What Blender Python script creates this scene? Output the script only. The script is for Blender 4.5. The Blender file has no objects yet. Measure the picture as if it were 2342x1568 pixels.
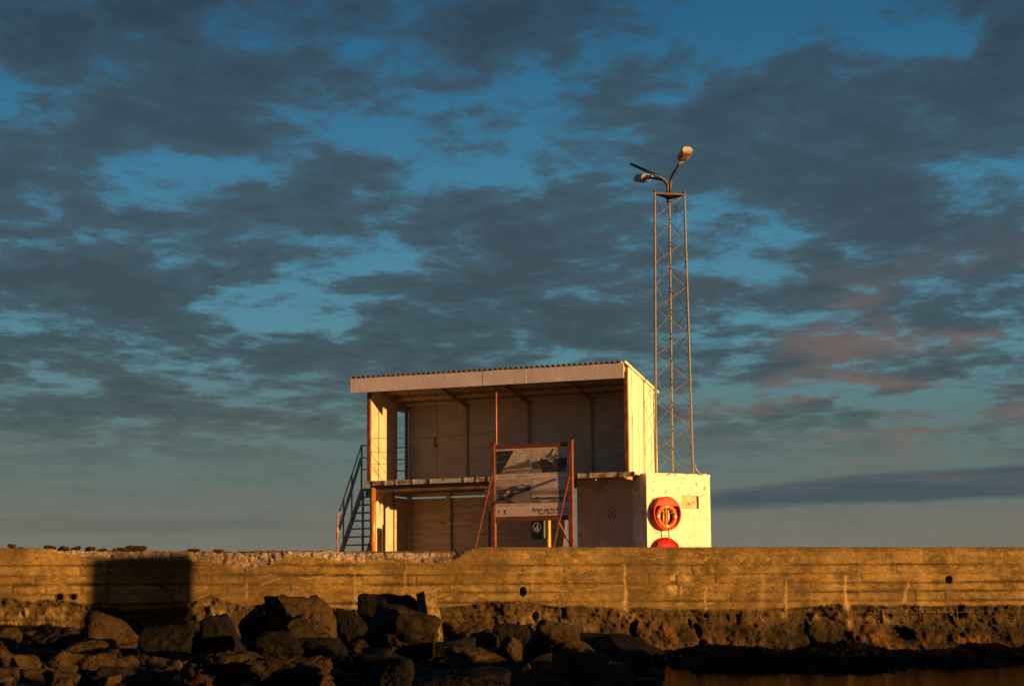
import bpy, bmesh, math, random
import numpy as np
from mathutils import Vector, Matrix
R = math.radians
random.seed(7)
scene = bpy.context.scene
COL = scene.collection

# ------------------------------------------------------------------ camera
F = 4500.0; CX = 1171.0; CY = 784.0
PITCH = math.atan((1410 - CY) / F); ROLL = R(0.4)
fwd = np.array([0, math.cos(PITCH), math.sin(PITCH)])
up0 = np.array([0, -math.sin(PITCH), math.cos(PITCH)])
r0 = np.array([1.0, 0, 0])
rgt = r0 * math.cos(ROLL) - up0 * math.sin(ROLL)
upv = up0 * math.cos(ROLL) + r0 * math.sin(ROLL)
cam = bpy.data.cameras.new('camera'); camo = bpy.data.objects.new('camera', cam); COL.objects.link(camo)
camo.matrix_world = Matrix(((rgt[0], upv[0], -fwd[0], 0), (rgt[1], upv[1], -fwd[1], 0), (rgt[2], upv[2], -fwd[2], 0), (0, 0, 0, 1)))
cam.sensor_width = 36; cam.lens = F / 2342 * 36; cam.clip_end = 20000; cam.clip_start = 0.5
scene.camera = camo
def proj(p):
    p = np.asarray(p, float); d = p @ fwd
    return CX + F * (p @ rgt) / d, CY - F * (p @ upv) / d
def P(px, py, Y):
    d = fwd + rgt * (px - CX) / F - upv * (py - CY) / F
    return d * (Y / d[1])
def solve(fn, lo, hi):
    flo = fn(lo)
    for _ in range(50):
        m = (lo + hi) / 2
        if (fn(m) > 0) == (flo > 0): lo = m
        else: hi = m
    return (lo + hi) / 2

# ------------------------------------------------------------------ noise
_rs = np.random.RandomState(3)
_perm = _rs.permutation(256); _perm = np.concatenate([_perm] * 3); _val = _rs.rand(256)
def vnoise(p):
    p = np.asarray(p, float); i = np.floor(p).astype(int); f = p - i; f = f * f * (3 - 2 * f); i = i & 255
    def h(a, b, c): return _val[_perm[_perm[_perm[a & 255] + (b & 255)] + (c & 255)]]
    x, y, z = i[..., 0], i[..., 1], i[..., 2]; fx, fy, fz = f[..., 0], f[..., 1], f[..., 2]
    def l(a, b, t): return a + (b - a) * t
    c = [[l(h(x, y + j, z + k), h(x + 1, y + j, z + k), fx) for j in (0, 1)] for k in (0, 1)]
    return l(l(c[0][0], c[0][1], fy), l(c[1][0], c[1][1], fy), fz) * 2 - 1
def fbm(p, octv=4, g=0.5):
    s = 0; a = 1; p = np.asarray(p, float)
    for o in range(octv):
        s = s + a * vnoise(p + o * 17.3); p = p * 2.03; a *= g
    return s
def sstep(a, b, x):
    t = np.clip((x - a) / (b - a), 0, 1); return t * t * (3 - 2 * t)

# ------------------------------------------------------------------ materials
def lin(r, g, b):
    f = lambda c: (c / 255 / 12.92) if c / 255 <= 0.04045 else ((c / 255 + 0.055) / 1.055) ** 2.4
    return (f(r), f(g), f(b), 1)
def c4(c): return (c[0], c[1], c[2], 1)
class NT:
    def __init__(s, tree): s.t = tree; s.n = tree.nodes; s.l = tree.links
    def node(s, typ, **kw):
        n = s.n.new(typ)
        for k, v in kw.items(): setattr(n, k, v)
        return n
    def inp(s, sock, v):
        if isinstance(v, bpy.types.NodeSocket): s.l.new(v, sock)
        else: sock.default_value = v
    def math(s, op, a, b=None, c=None, clamp=False):
        n = s.node('ShaderNodeMath', operation=op, use_clamp=clamp); s.inp(n.inputs[0], a)
        if b is not None: s.inp(n.inputs[1], b)
        if c is not None: s.inp(n.inputs[2], c)
        return n.outputs[0]
    def mix(s, fac, a, b, blend='MIX'):
        n = s.node('ShaderNodeMix', data_type='RGBA', blend_type=blend)
        s.inp(n.inputs[0], fac); s.inp(n.inputs[6], a); s.inp(n.inputs[7], b); return n.outputs[2]
    def noise(s, vec, scale, detail=5, rough=0.55, dist=0.0, lac=2.0):
        n = s.node('ShaderNodeTexNoise'); s.inp(n.inputs['Vector'], vec)
        n.inputs['Scale'].default_value = scale; n.inputs['Detail'].default_value = detail
        n.inputs['Roughness'].default_value = rough; n.inputs['Distortion'].default_value = dist
        n.inputs['Lacunarity'].default_value = lac
        return n.outputs[0]
    def sm(s, x, a, b):
        n = s.node('ShaderNodeMapRange', interpolation_type='SMOOTHSTEP'); s.inp(n.inputs[0], x)
        n.inputs[1].default_value = a; n.inputs[2].default_value = b; return n.outputs[0]
    def mapping(s, vec, loc=(0, 0, 0), rot=(0, 0, 0), sc=(1, 1, 1), typ='POINT'):
        n = s.node('ShaderNodeMapping', vector_type=typ); s.inp(n.inputs[0], vec)
        n.inputs[1].default_value = loc; n.inputs[2].default_value = rot; n.inputs[3].default_value = sc; return n.outputs[0]
    def bump(s, h, strength, dist=0.02, normal=None):
        n = s.node('ShaderNodeBump'); n.inputs['Strength'].default_value = strength; n.inputs['Distance'].default_value = dist
        s.l.new(h, n.inputs['Height'])
        if normal is not None: s.l.new(normal, n.inputs['Normal'])
        return n.outputs[0]
def newmat(name):
    m = bpy.data.materials.new(name); m.use_nodes = True
    t = NT(m.node_tree); b = m.node_tree.nodes['Principled BSDF']; return m, t, b
def mat(name, c1, c2=None, scale=6, rough=0.7, metal=0.0, bump=0.3, bscale=30, stain=None, stretch=(1, 1, 1), bdist=0.01, spec=0.4):
    m, t, b = newmat(name)
    tc = t.node('ShaderNodeTexCoord').outputs['Object']
    v = t.mapping(tc, sc=stretch)
    if c2 is None: c2 = tuple(x * 0.75 for x in c1)
    col = t.mix(t.sm(t.noise(v, scale, 6), 0.35, 0.65), c4(c1), c4(c2))
    if stain:
        for (sc_, scl, lo, hi, st) in stain:
            vv = t.mapping(tc, sc=st)
            col = t.mix(t.sm(t.noise(vv, scl, 7, 0.62), lo, hi), col, c4(sc_))
    t.l.new(col, b.inputs['Base Color']); b.inputs['Roughness'].default_value = rough; b.inputs['Metallic'].default_value = metal
    b.inputs['Specular IOR Level'].default_value = spec
    if bump: t.l.new(t.bump(t.noise(v, bscale, 6, 0.6), bump, bdist), b.inputs['Normal'])
    return m

M = {}
RUST = (0.28, 0.09, 0.03); RUSTD = (0.10, 0.035, 0.015)
M['cream'] = mat('cream_painted_panel', (0.54, 0.45, 0.35), (0.46, 0.37, 0.28), 2.2, 0.6, bump=0.15, bscale=14,
                 stain=[((0.22, 0.12, 0.06), 5, 0.63, 0.74, (1, 1, 0.35)), ((0.36, 0.28, 0.18), 1.3, 0.55, 0.85, (1, 1, 0.4))])
M['cream_ext'] = mat('white_cladding', (0.78, 0.73, 0.64), (0.68, 0.60, 0.48), 3, 0.55, bump=0.2, bscale=10, stretch=(1, 3, 0.3),
                 stain=[((0.40, 0.24, 0.10), 6, 0.55, 0.70, (1, 2.6, 0.3)), ((0.25, 0.12, 0.05), 13, 0.64, 0.70, (1, 1, 0.7))])
M['plank'] = mat('grey_cream_boards', (0.52, 0.43, 0.33), (0.40, 0.32, 0.24), 3, 0.7, bump=0.25, bscale=20, stretch=(0.4, 1, 3),
                 stain=[((0.16, 0.09, 0.05), 4, 0.6, 0.72, (0.5, 1, 2))])
M['shutter'] = mat('mauve_painted_steel', (0.56, 0.42, 0.35), (0.46, 0.34, 0.28), 2.5, 0.6, bump=0.15, bscale=10,
                 stain=[((0.10, 0.05, 0.03), 5, 0.64, 0.7, (1, 1, 1))])
M['fascia'] = mat('grey_white_fascia_sheet', (0.76, 0.63, 0.64), (0.66, 0.55, 0.56), 1.5, 0.5, bump=0.35, bscale=0.9, bdist=0.05,
                 stain=[((0.40, 0.26, 0.18), 14, 0.72, 0.76, (1, 1, 1))])
M['roof'] = mat('dark_corrugated_sheet', (0.10, 0.09, 0.08), (0.07, 0.06, 0.055), 5, 0.6, metal=0.1, bump=0.1)
M['ceiling'] = mat('corrugated_underside', (0.55, 0.42, 0.27), (0.45, 0.34, 0.2), 4, 0.6, bump=0.1)
M['rafter'] = mat('brown_rafter', (0.42, 0.28, 0.15), (0.32, 0.19, 0.10), 6, 0.7, bump=0.2)
M['rust'] = mat('rusty_steel', RUST, RUSTD, 9, 0.65, metal=0.1, bump=0.5, bscale=45, stretch=(1, 1, 0.4))
M['rustpipe'] = mat('rusty_orange_pipe', (0.52, 0.20, 0.05), (0.30, 0.10, 0.03), 7, 0.35, metal=0.15, bump=0.4, bscale=40, stretch=(1, 1, 0.3))
M['deck'] = mat('galvanised_deck_edge', (0.55, 0.50, 0.44), (0.42, 0.36, 0.30), 8, 0.55, bump=0.3, bscale=25,
                 stain=[((0.24, 0.09, 0.035), 5, 0.47, 0.62, (1, 1, 1.5))])
M['beam'] = mat('brown_steel_beam', (0.20, 0.12, 0.08), (0.12, 0.07, 0.04), 4, 0.6, bump=0.3)
M['stair'] = mat('weathered_stair_steel', (0.50, 0.36, 0.27), (0.36, 0.22, 0.14), 9, 0.85, metal=0.0, bump=0.3)
M['sunlit_rail'] = mat('sunlit_orange_rail', (0.40, 0.16, 0.05), (0.25, 0.09, 0.03), 9, 0.6, bump=0.3)  # orange tone imitates low sun on the rail foot
M['whitechip'] = mat('worn_white_paint', (0.7, 0.64, 0.52), (0.5, 0.4, 0.3), 20, 0.6, bump=0.2)
M['boardframe'] = mat('dark_red_brown_frame', (0.20, 0.060, 0.035), (0.13, 0.04, 0.025), 6, 0.5, bump=0.15)
M['paper'] = mat('printed_panel_sheet', (0.64, 0.49, 0.44), (0.58, 0.44, 0.39), 3, 0.35, bump=0.02)
for i, g in enumerate([0.03, 0.06, 0.11, 0.18, 0.28, 0.38, 0.48]):
    M['g%d' % i] = mat('print_grey_%d' % i, (g * 1.25, g * 0.98, g * 0.88), (g * 0.85, g * 0.66, g * 0.58), 9, 0.35, bump=0.0, stretch=(0.5, 1, 2.2))
M['ink'] = mat('dark_print_ink', (0.035, 0.03, 0.03), rough=0.4, bump=0)
M['inkgrey'] = mat('grey_print_ink', (0.2, 0.16, 0.14), rough=0.4, bump=0)
M['inkred'] = mat('red_print_ink', (0.42, 0.08, 0.05), rough=0.5, bump=0)
M['bin'] = mat('dark_green_plastic', (0.005, 0.020, 0.012), (0.004, 0.014, 0.009), 5, 0.35, bump=0.05)
M['sticker'] = mat('white_sticker', (0.6, 0.6, 0.58), rough=0.5, bump=0)
M['yellow'] = mat('yellow_painted_pole', (0.62, 0.38, 0.05), (0.45, 0.25, 0.04), 8, 0.35, bump=0.1)
M['galv'] = mat('galvanised_mast_steel', (0.20, 0.175, 0.155), (0.15, 0.125, 0.105), 12, 0.5, metal=0.2, bump=0.15, stain=[((0.2, 0.09, 0.04), 7, 0.6, 0.7, (1, 1, 1))])
M['plate'] = mat('dark_rusted_plate', (0.10, 0.055, 0.035), (0.06, 0.035, 0.025), 6, 0.6, bump=0.3)
M['armpipe'] = mat('dark_grey_arm_pipe', (0.09, 0.06, 0.04), (0.06, 0.04, 0.03), 8, 0.5, bump=0.1)
M['lamp'] = mat('lamp_housing_grey', (0.45, 0.42, 0.38), (0.34, 0.31, 0.28), 9, 0.5, bump=0.1)
M['lens'] = mat('dusty_lamp_lens', (0.42, 0.33, 0.2), (0.25, 0.17, 0.09), 10, 0.25, bump=0.1)
M['buoy'] = mat('orange_buoy_plastic', (0.66, 0.105, 0.003), (0.58, 0.08, 0.003), 5, 0.4, bump=0.05, spec=0.25)
M['buoycase'] = mat('orange_case_plastic', (0.50, 0.045, 0.002), (0.42, 0.030, 0.002), 5, 0.5, bump=0.05, spec=0.12)
M['casein'] = mat('red_case_inner', (0.30, 0.012, 0.004), (0.22, 0.008, 0.003), 5, 0.5, bump=0.05)
M['letters'] = mat('dark_red_letters', (0.16, 0.012, 0.004), rough=0.5, bump=0)
M['redcase'] = mat('red_case_cover', (0.42, 0.006, 0.004), (0.34, 0.005, 0.003), 5, 0.5, bump=0.05, spec=0.12)
M['reflect'] = mat('grey_reflective_tape', (0.6, 0.58, 0.52), rough=0.3, bump=0)
M['rope'] = mat('worn_yellow_rope', (0.42, 0.30, 0.12), (0.25, 0.15, 0.06), 40, 0.8, bump=0.3)
M['black'] = mat('black_rubber', (0.02, 0.018, 0.016), rough=0.6, bump=0)
M['cable'] = mat('pale_cable', (0.5, 0.42, 0.32), rough=0.6, bump=0)
M['wire'] = mat('rusted_wire', (0.10, 0.055, 0.035), rough=0.7, bump=0)

def white_block_mat():
    m, t, b = newmat('peeling_white_masonry_paint')
    tc = t.node('ShaderNodeTexCoord').outputs['Object']
    col = t.mix(t.sm(t.noise(tc, 2.2, 6), 0.35, 0.7), c4((0.76, 0.70, 0.62)), c4((0.64, 0.55, 0.45)))
    # faint masonry joints
    br = t.node('ShaderNodeTexBrick'); v = t.mapping(tc, rot=(R(90), 0, 0), sc=(1, 1, 1)); t.l.new(v, br.inputs['Vector'])
    br.inputs['Scale'].default_value = 2.4; br.inputs['Mortar Size'].default_value = 0.006; br.inputs['Mortar Smooth'].default_value = 0.3
    br.inputs['Brick Width'].default_value = 0.95; br.inputs['Row Height'].default_value = 0.48
    nz = t.sm(t.noise(tc, 2.5, 3), 0.42, 0.6)
    joint = t.math('MULTIPLY', br.outputs['Fac'], nz)
    col = t.mix(t.math('MULTIPLY', joint, 0.45), col, c4((0.40, 0.28, 0.16)))
    sep = t.node('ShaderNodeSeparateXYZ'); t.l.new(tc, sep.inputs[0])
    hi = t.sm(sep.outputs[2], 1.1, 2.2)
    n = t.noise(tc, 7.5, 8, 0.66, 0.4)
    peel = t.sm(t.math('ADD', n, t.math('MULTIPLY', hi, 0.055)), 0.635, 0.665)
    col = t.mix(peel, col, c4((0.30, 0.15, 0.07)))
    sp = t.sm(t.noise(tc, 38, 3, 0.6), 0.70, 0.73)
    col = t.mix(sp, col, c4((0.25, 0.13, 0.06)))
    dr = t.sm(t.noise(t.mapping(tc, sc=(9, 9, 0.55)), 1.0, 7, 0.65), 0.52, 0.68)
    col = t.mix(t.math('MULTIPLY', dr, 0.38), col, c4((0.42, 0.28, 0.15)))
    col = t.mix(t.math('MULTIPLY', t.sm(sep.outputs[2], 0.75, 0.2), t.sm(t.noise(tc, 3, 6, .6), .4, .65)), col, c4((0.40, 0.27, 0.15)))
    t.l.new(col, b.inputs['Base Color']); b.inputs['Roughness'].default_value = 0.75
    h = t.math('ADD', t.noise(tc, 9, 7, 0.6), t.math('MULTIPLY', t.math('ADD', peel, joint), -0.5))
    t.l.new(t.bump(h, 0.45, 0.02), b.inputs['Normal'])
    return m
M['white'] = white_block_mat()

M['niche'] = mat('stained_niche_paint', (0.62, 0.50, 0.32), (0.50, 0.36, 0.2), 7, 0.8, stain=[((0.25, 0.12, 0.05), 8, 0.55, 0.64, (1, 1, 1))])
def rock_mat(name, c1, c2, c3, sc=3.0, bump=1.0):
    m, t, b = newmat(name)
    tc = t.node('ShaderNodeTexCoord').outputs['Object']
    col = t.mix(t.sm(t.noise(tc, sc, 10, 0.68), 0.42, 0.58), c4(c1), c4(c2))
    col = t.mix(t.sm(t.noise(tc, sc * 2.7, 8, 0.65), 0.60, 0.72), col, c4(c3))
    wv = t.node('ShaderNodeVectorMath', operation='ADD'); t.l.new(tc, wv.inputs[0])
    nz = t.node('ShaderNodeTexNoise'); t.l.new(tc, nz.inputs['Vector']); nz.inputs['Scale'].default_value = 2.5; nz.inputs['Detail'].default_value = 4
    sc_ = t.node('ShaderNodeVectorMath', operation='SCALE'); t.l.new(nz.outputs['Color'], sc_.inputs[0]); sc_.inputs['Scale'].default_value = 0.7; t.l.new(sc_.outputs[0], wv.inputs[1])
    vo = t.node('ShaderNodeTexVoronoi', feature='DISTANCE_TO_EDGE'); t.l.new(wv.outputs[0], vo.inputs['Vector']); vo.inputs['Scale'].default_value = sc * 0.55
    ck = t.math('MULTIPLY', t.math('SUBTRACT', 1.0, t.sm(vo.outputs['Distance'], 0.0, 0.045)), t.sm(t.noise(tc, 1.7, 3), .45, .6))
    col = t.mix(t.math('MULTIPLY', ck, 0.8), col, c4(tuple(x * .2 for x in c2)))
    t.l.new(col, b.inputs['Base Color']); b.inputs['Roughness'].default_value = 0.75
    b.inputs['Specular IOR Level'].default_value = 0.12
    h = t.math('ADD', t.noise(tc, sc * 2, 10, 0.62), t.math('MULTIPLY_ADD', ck, -0.5, t.math('MULTIPLY', t.noise(tc, sc * 9, 8, 0.65), 0.45)))
    t.l.new(t.bump(h, bump, 0.05), b.inputs['Normal'])
    return m
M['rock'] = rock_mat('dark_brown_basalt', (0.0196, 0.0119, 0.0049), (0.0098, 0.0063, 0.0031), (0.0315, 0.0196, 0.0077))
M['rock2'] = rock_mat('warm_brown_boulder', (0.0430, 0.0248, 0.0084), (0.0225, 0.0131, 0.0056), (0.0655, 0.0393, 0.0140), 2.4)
M['rock3'] = rock_mat('black_shade_boulder', (0.0060, 0.0042, 0.0024), (0.0036, 0.0024, 0.0018), (0.0108, 0.0066, 0.0036))  # near-black rock tone that stands in for shade in the pile
M['rock4'] = rock_mat('rough_pitted_rock', (0.0320, 0.0176, 0.0064), (0.0144, 0.0080, 0.0040), (0.0048, 0.0032, 0.0024), 5, 1.0)
M['slab'] = rock_mat('broken_concrete', (0.20, 0.13, 0.06), (0.09, 0.058, 0.03), (0.30, 0.21, 0.11), 6, 1.0)
M['weed'] = rock_mat('dark_seaweed', (0.012, 0.006, 0.0015), (0.006, 0.003, 0.001), (0.035, 0.017, 0.004), 9, 1.0)
M['weed'].node_tree.nodes['Principled BSDF'].inputs['Roughness'].default_value = 0.8
M['weed'].node_tree.nodes['Principled BSDF'].inputs['Specular IOR Level'].default_value = 0.03
M['beach'] = rock_mat('dark_wet_shingle', (0.007, 0.004, 0.003), (0.004, 0.003, 0.002), (0.013, 0.008, 0.004), 7, 1.0)
M['pier'] = mat('pier_gravel', (0.36, 0.28, 0.2), (0.26, 0.2, 0.14), 2, 0.9, bump=0.5, bscale=12)

# ------------------------------------------------------------------ mesh helpers
class MB:
    def __init__(s): s.v = []; s.f = []; s.m = []
    def add(s, vs, fs, mi=0):
        o = len(s.v); s.v += [tuple(map(float, p)) for p in vs]; s.f += [tuple(i + o for i in f) for f in fs]; s.m += [mi] * len(fs); return s
    def box(s, x0, x1, y0, y1, z0, z1, mi=0):
        vs = [(x, y, z) for z in (z0, z1) for y in (y0, y1) for x in (x0, x1)]
        return s.add(vs, [(0, 2, 3, 1), (4, 5, 7, 6), (0, 1, 5, 4), (2, 6, 7, 3), (0, 4, 6, 2), (1, 3, 7, 5)], mi)
    def prism(s, poly, d0, d1, axis='x', mi=0):
        # poly: list of 2D; axis x -> poly in (y,z); axis y -> poly in (x,z); axis z -> (x,y)
        n = len(poly)
        def mk(p, d): return {'x': (d, p[0], p[1]), 'y': (p[0], d, p[1]), 'z': (p[0], p[1], d)}[axis]
        vs = [mk(p, d0) for p in poly] + [mk(p, d1) for p in poly]
        fs = [tuple(range(n)), tuple(range(2 * n - 1, n - 1, -1))] + [(i, n + i, n + (i + 1) % n, (i + 1) % n) for i in range(n)]
        return s.add(vs, fs, mi)
    def bar(s, a, b, w, h=None, upd=(0, 0, 1), mi=0):
        a = Vector(a); b = Vector(b); h = h or w; d = (b - a).normalized(); u = Vector(upd)
        if abs(d.dot(u)) > 0.98: u = Vector((0, 1, 0))
        x = d.cross(u).normalized() * (w / 2); y = x.cross(d).normalized() * (h / 2)
        vs = [p + q for p in (a, b) for q in (-x - y, x - y, x + y, -x + y)]
        return s.add(vs, [(0, 1, 2, 3), (7, 6, 5, 4), (0, 4, 5, 1), (1, 5, 6, 2), (2, 6, 7, 3), (3, 7, 4, 0)], mi)
    def tube(s, pts, r, n=8, closed=False, mi=0):
        pts = [Vector(p) for p in pts]; N = len(pts); rings = []; rr = r if hasattr(r, '__len__') else [r] * N
        prev = None
        for i, p in enumerate(pts):
            if closed: d = (pts[(i + 1) % N] - pts[i - 1]).normalized()
            else: d = (pts[min(i + 1, N - 1)] - pts[max(i - 1, 0)]).normalized()
            if prev is None:
                u = Vector((0, 0, 1)) if abs(d.z) < 0.9 else Vector((0, 1, 0)); x = d.cross(u).normalized()
            else:
                x = (prev - d * prev.dot(d)).normalized()
            prev = x; y = d.cross(x)
            rings.append([p + (x * math.cos(2 * math.pi * k / n) + y * math.sin(2 * math.pi * k / n)) * rr[i] for k in range(n)])
        vs = [q for ring in rings for q in ring]; fs = []
        for i in range(N if closed else N - 1):
            j = (i + 1) % N
            for k in range(n): fs.append((i * n + k, i * n + (k + 1) % n, j * n + (k + 1) % n, j * n + k))
        if not closed: fs += [tuple(range(n - 1, -1, -1)), tuple((N - 1) * n + k for k in range(n))]
        return s.add(vs, fs, mi)
    def build(s, name, m, parent=None, smooth=False, bevel=0, loc=None):
        me = bpy.data.meshes.new(name); me.from_pydata(s.v, [], s.f)
        for q in (m if isinstance(m, (list, tuple)) else [m]): me.materials.append(q)
        if any(s.m): me.polygons.foreach_set('material_index', s.m)
        bm = bmesh.new(); bm.from_mesh(me); bmesh.ops.recalc_face_normals(bm, faces=bm.faces); bm.to_mesh(me); bm.free()
        if smooth: me.polygons.foreach_set('use_smooth', [True] * len(me.polygons))
        me.update()
        o = bpy.data.objects.new(name, me); COL.objects.link(o)
        if parent: o.parent = parent
        if loc is not None: o.location = loc
        if bevel:
            md = o.modifiers.new('b', 'BEVEL'); md.width = bevel; md.segments = 2; md.limit_method = 'ANGLE'
        return o
def thing(name, label, cat, loc=(0, 0, 0), rz=0, group=None):
    o = bpy.data.objects.new(name, None); COL.objects.link(o); o.location = loc; o.rotation_euler = (0, 0, rz)
    o['label'] = label; o['category'] = cat
    if group: o['group'] = group
    return o
def tag(o, label, cat, group=None):
    o['label'] = label; o['category'] = cat
    if group: o['group'] = group
    return o
def text_obj(s, size, m, parent, name, loc, rot, extrude=0.002, align='LEFT', spacing=1.0, width=None):
    cu = bpy.data.curves.new('t', 'FONT'); cu.body = s; cu.size = size; cu.extrude = extrude; cu.align_x = align; cu.space_character = spacing; cu.offset = size * 0.006
    o = bpy.data.objects.new('t', cu); COL.objects.link(o)
    bpy.context.view_layer.update(); dg = bpy.context.evaluated_depsgraph_get()
    me = bpy.data.meshes.new_from_object(o.evaluated_get(dg)); bpy.data.objects.remove(o)
    me.materials.clear(); me.materials.append(m)
    if width:
        n = len(me.vertices); co = np.zeros(n * 3); me.vertices.foreach_get('co', co); co = co.reshape(-1, 3)
        k = width / (co[:, 0].max() - co[:, 0].min()); co[:, 0] = (co[:, 0] - co[:, 0].min()) * k
        if align == 'CENTER': co[:, 0] -= width / 2
        me.vertices.foreach_set('co', co.ravel())
    q = bpy.data.objects.new(name, me); COL.objects.link(q); q.parent = parent; q.location = loc; q.rotation_euler = rot
    return q

# ------------------------------------------------------------------ sun direction
TH = R(22.4)
u = np.array([math.cos(TH), -math.sin(TH), 0]); v = np.array([math.sin(TH), math.cos(TH), 0])
SA = R(8); EL = R(4.2)
sh = u * math.cos(SA) - v * math.sin(SA)
sund = sh * math.cos(EL) + np.array([0, 0, math.sin(EL)])      # towards the sun
sl = bpy.data.lights.new('sun', 'SUN'); sl.energy = 5.0; sl.angle = R(0.5); sl.color = (1.0, 0.545, 0.165)
so = bpy.data.objects.new('sun', sl); COL.objects.link(so)
so.rotation_euler = Vector(sund).to_track_quat('Z', 'Y').to_euler()
so.location = (30, -20, 20)

# ------------------------------------------------------------------ world sky
w = bpy.data.worlds.new('World'); scene.world = w; w.use_nodes = True
t = NT(w.node_tree); bg = w.node_tree.nodes['Background']
g = t.node('ShaderNodeTexCoord').outputs['Generated']
nrm = t.node('ShaderNodeVectorMath', operation='NORMALIZE'); t.l.new(g, nrm.inputs[0])
sep = t.node('ShaderNodeSeparateXYZ'); t.l.new(nrm.outputs[0], sep.inputs[0])
X_, Y_, Z_ = sep.outputs
az = t.math('ARCTAN2', X_, Y_); el = t.math('ARCSINE', Z_)
comb = t.node('ShaderNodeCombineXYZ'); t.l.new(az, comb.inputs[0]); t.l.new(el, comb.inputs[1]); AE = comb.outputs[0]
zz = t.math('ADD', t.math('MAXIMUM', Z_, 0.0), 0.085)
cp = t.node('ShaderNodeCombineXYZ'); t.l.new(t.math('DIVIDE', X_, zz), cp.inputs[0]); t.l.new(t.math('DIVIDE', Y_, zz), cp.inputs[1])
CP = cp.outputs[0]
def px2ae(px, py):
    d = fwd + rgt * (px - CX) / F - upv * (py - CY) / F; d = d / np.linalg.norm(d)
    return math.atan2(d[0], d[1]), math.asin(d[2])
#        px    py    rx   ry  rot  weight   (+ cloud, - clear)
blobs = [(300, 200, 560, 200, 4, 0.34), (250, 25, 600, 70, 0, 0.22), (950, 60, 520, 120, -6, 0.16), (150, 600, 540, 200, -6, 0.36), (480, 560, 190, 100, -10, 0.18),
         (790, 380, 120, 34, 0, 0.22), (760, 470, 280, 70, -4, 0.22), (1150, 640, 480, 190, -6, 0.36), (1320, 430, 360, 120, 8, 0.26), (600, 800, 560, 100, 3, 0.26), (1010, 830, 540, 100, 0, 0.22),
         (300, 950, 560, 80, 0, 0.24), (1950, 260, 520, 170, 0, 0.30), (2290, 150, 200, 200, 0, 0.40), (1850, 480, 560, 200, 0, 0.26), (2150, 610, 360, 140, 8, 0.22), (1950, 800, 480, 90, 6, 0.26), (1750, 950, 330, 30, 2, 0.24),
         (880, 290, 330, 130, -14, -0.40), (430, 395, 260, 50, 0, -0.13), (650, 680, 240, 110, 14, -0.28), (230, 330, 90, 40, 0, 0.10), (1600, 100, 420, 80, 8, -0.26), (2080, 70, 230, 130, 0, -0.50), (1260, 180, 160, 90, 10, -0.14),
         (40, 200, 150, 60, 0, -0.26), (1900, 920, 480, 50, 0, -0.22), (2220, 870, 280, 36, 10, -0.30), (90, 850, 200, 26, 0, -0.26), (1750, 520, 160, 50, 20, -0.14), (870, 560, 200, 50, 0, -0.12), (2230, 480, 160, 50, 0, -0.14), (1270, 790, 220, 50, -30, -0.18)]
wx_ = t.math('MULTIPLY', t.math('SUBTRACT', t.noise(t.mapping(AE, sc=(22, 40, 1)), 1.0, 6, 0.6), 0.5), 0.09)
wy_ = t.math('MULTIPLY', t.math('SUBTRACT', t.noise(t.mapping(AE, loc=(5, 3, 0), sc=(22, 40, 1)), 1.0, 6, 0.6), 0.5), 0.036)
cw = t.node('ShaderNodeCombineXYZ'); t.l.new(t.math('ADD', az, wx_), cw.inputs[0]); t.l.new(t.math('ADD', el, wy_), cw.inputs[1]); AEW = cw.outputs[0]
acc = None
for (bx, by, rx, ry, rt, wt) in blobs:
    a_, e_ = px2ae(bx, by)
    mp = t.mapping(AEW, loc=(a_, e_, 0), rot=(0, 0, R(rt)), sc=(rx / F, ry / F, 1), typ='TEXTURE')
    gr = t.node('ShaderNodeTexGradient', gradient_type='SPHERICAL'); t.l.new(mp, gr.inputs[0])
    sm_ = gr.outputs['Fac']
    wt = wt * (0.85 if wt > 0 else 0.9)
    acc = t.math('MULTIPLY', sm_, wt) if acc is None else t.math('MULTIPLY_ADD', sm_, wt, acc)
CPs = t.mapping(CP, sc=(1.0, 0.72, 1), rot=(0, 0, R(12)))
n1 = t.noise(CPs, 3.2, 12, 0.60, 0.25)
n2 = t.noise(t.mapping(CP, loc=(3, 7, 0), sc=(1, 0.8, 1), rot=(0, 0, R(-15))), 9.0, 10, 0.62, 0.25)
cov = t.math('ADD', t.math('MULTIPLY_ADD', n2, 1.15, t.math('MULTIPLY_ADD', n1, 1.75, -0.875 - 0.575)), acc)      # mean about 0
cloud = t.math('MULTIPLY', t.sm(cov, -0.23, 0.13), 0.94)
thick = t.sm(cov, 0.0, 0.46)
ramp = t.node('ShaderNodeValToRGB'); cr = ramp.color_ramp
t.l.new(t.math('DIVIDE', el, 0.40), ramp.inputs[0])
def setramp(cr, stops):
    while len(cr.elements) > 1: cr.elements.remove(cr.elements[0])
    cr.elements[0].position = stops[0][0]; cr.elements[0].color = stops[0][1]
    for p, c in stops[1:]:
        e = cr.elements.new(p); e.color = c
def yel(py): return px2ae(1171, py)[1] / 0.40
setramp(cr, [(0.0, lin(128, 118, 100)), (yel(1240), lin(120, 118, 107)), (yel(1100), lin(102, 120, 115)), (yel(950), lin(94, 126, 128)),
             (yel(780), lin(88, 143, 160)), (yel(560), lin(72, 138, 168)), (yel(300), lin(54, 122, 158)), (yel(60), lin(38, 102, 142)), (1.0, lin(26, 72, 108))])
ramp2 = t.node('ShaderNodeValToRGB'); t.l.new(t.math('DIVIDE', el, 0.40), ramp2.inputs[0])
setramp(ramp2.color_ramp, [(0.0, lin(112, 108, 98)), (yel(1240), lin(110, 110, 101)), (yel(1100), lin(90, 102, 100)), (yel(950), lin(75, 92, 95)),
             (yel(780), lin(64, 84, 93)), (yel(560), lin(66, 86, 98)), (yel(300), lin(62, 84, 98)), (yel(60), lin(52, 76, 94)), (1.0, lin(44, 64, 84))])
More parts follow.
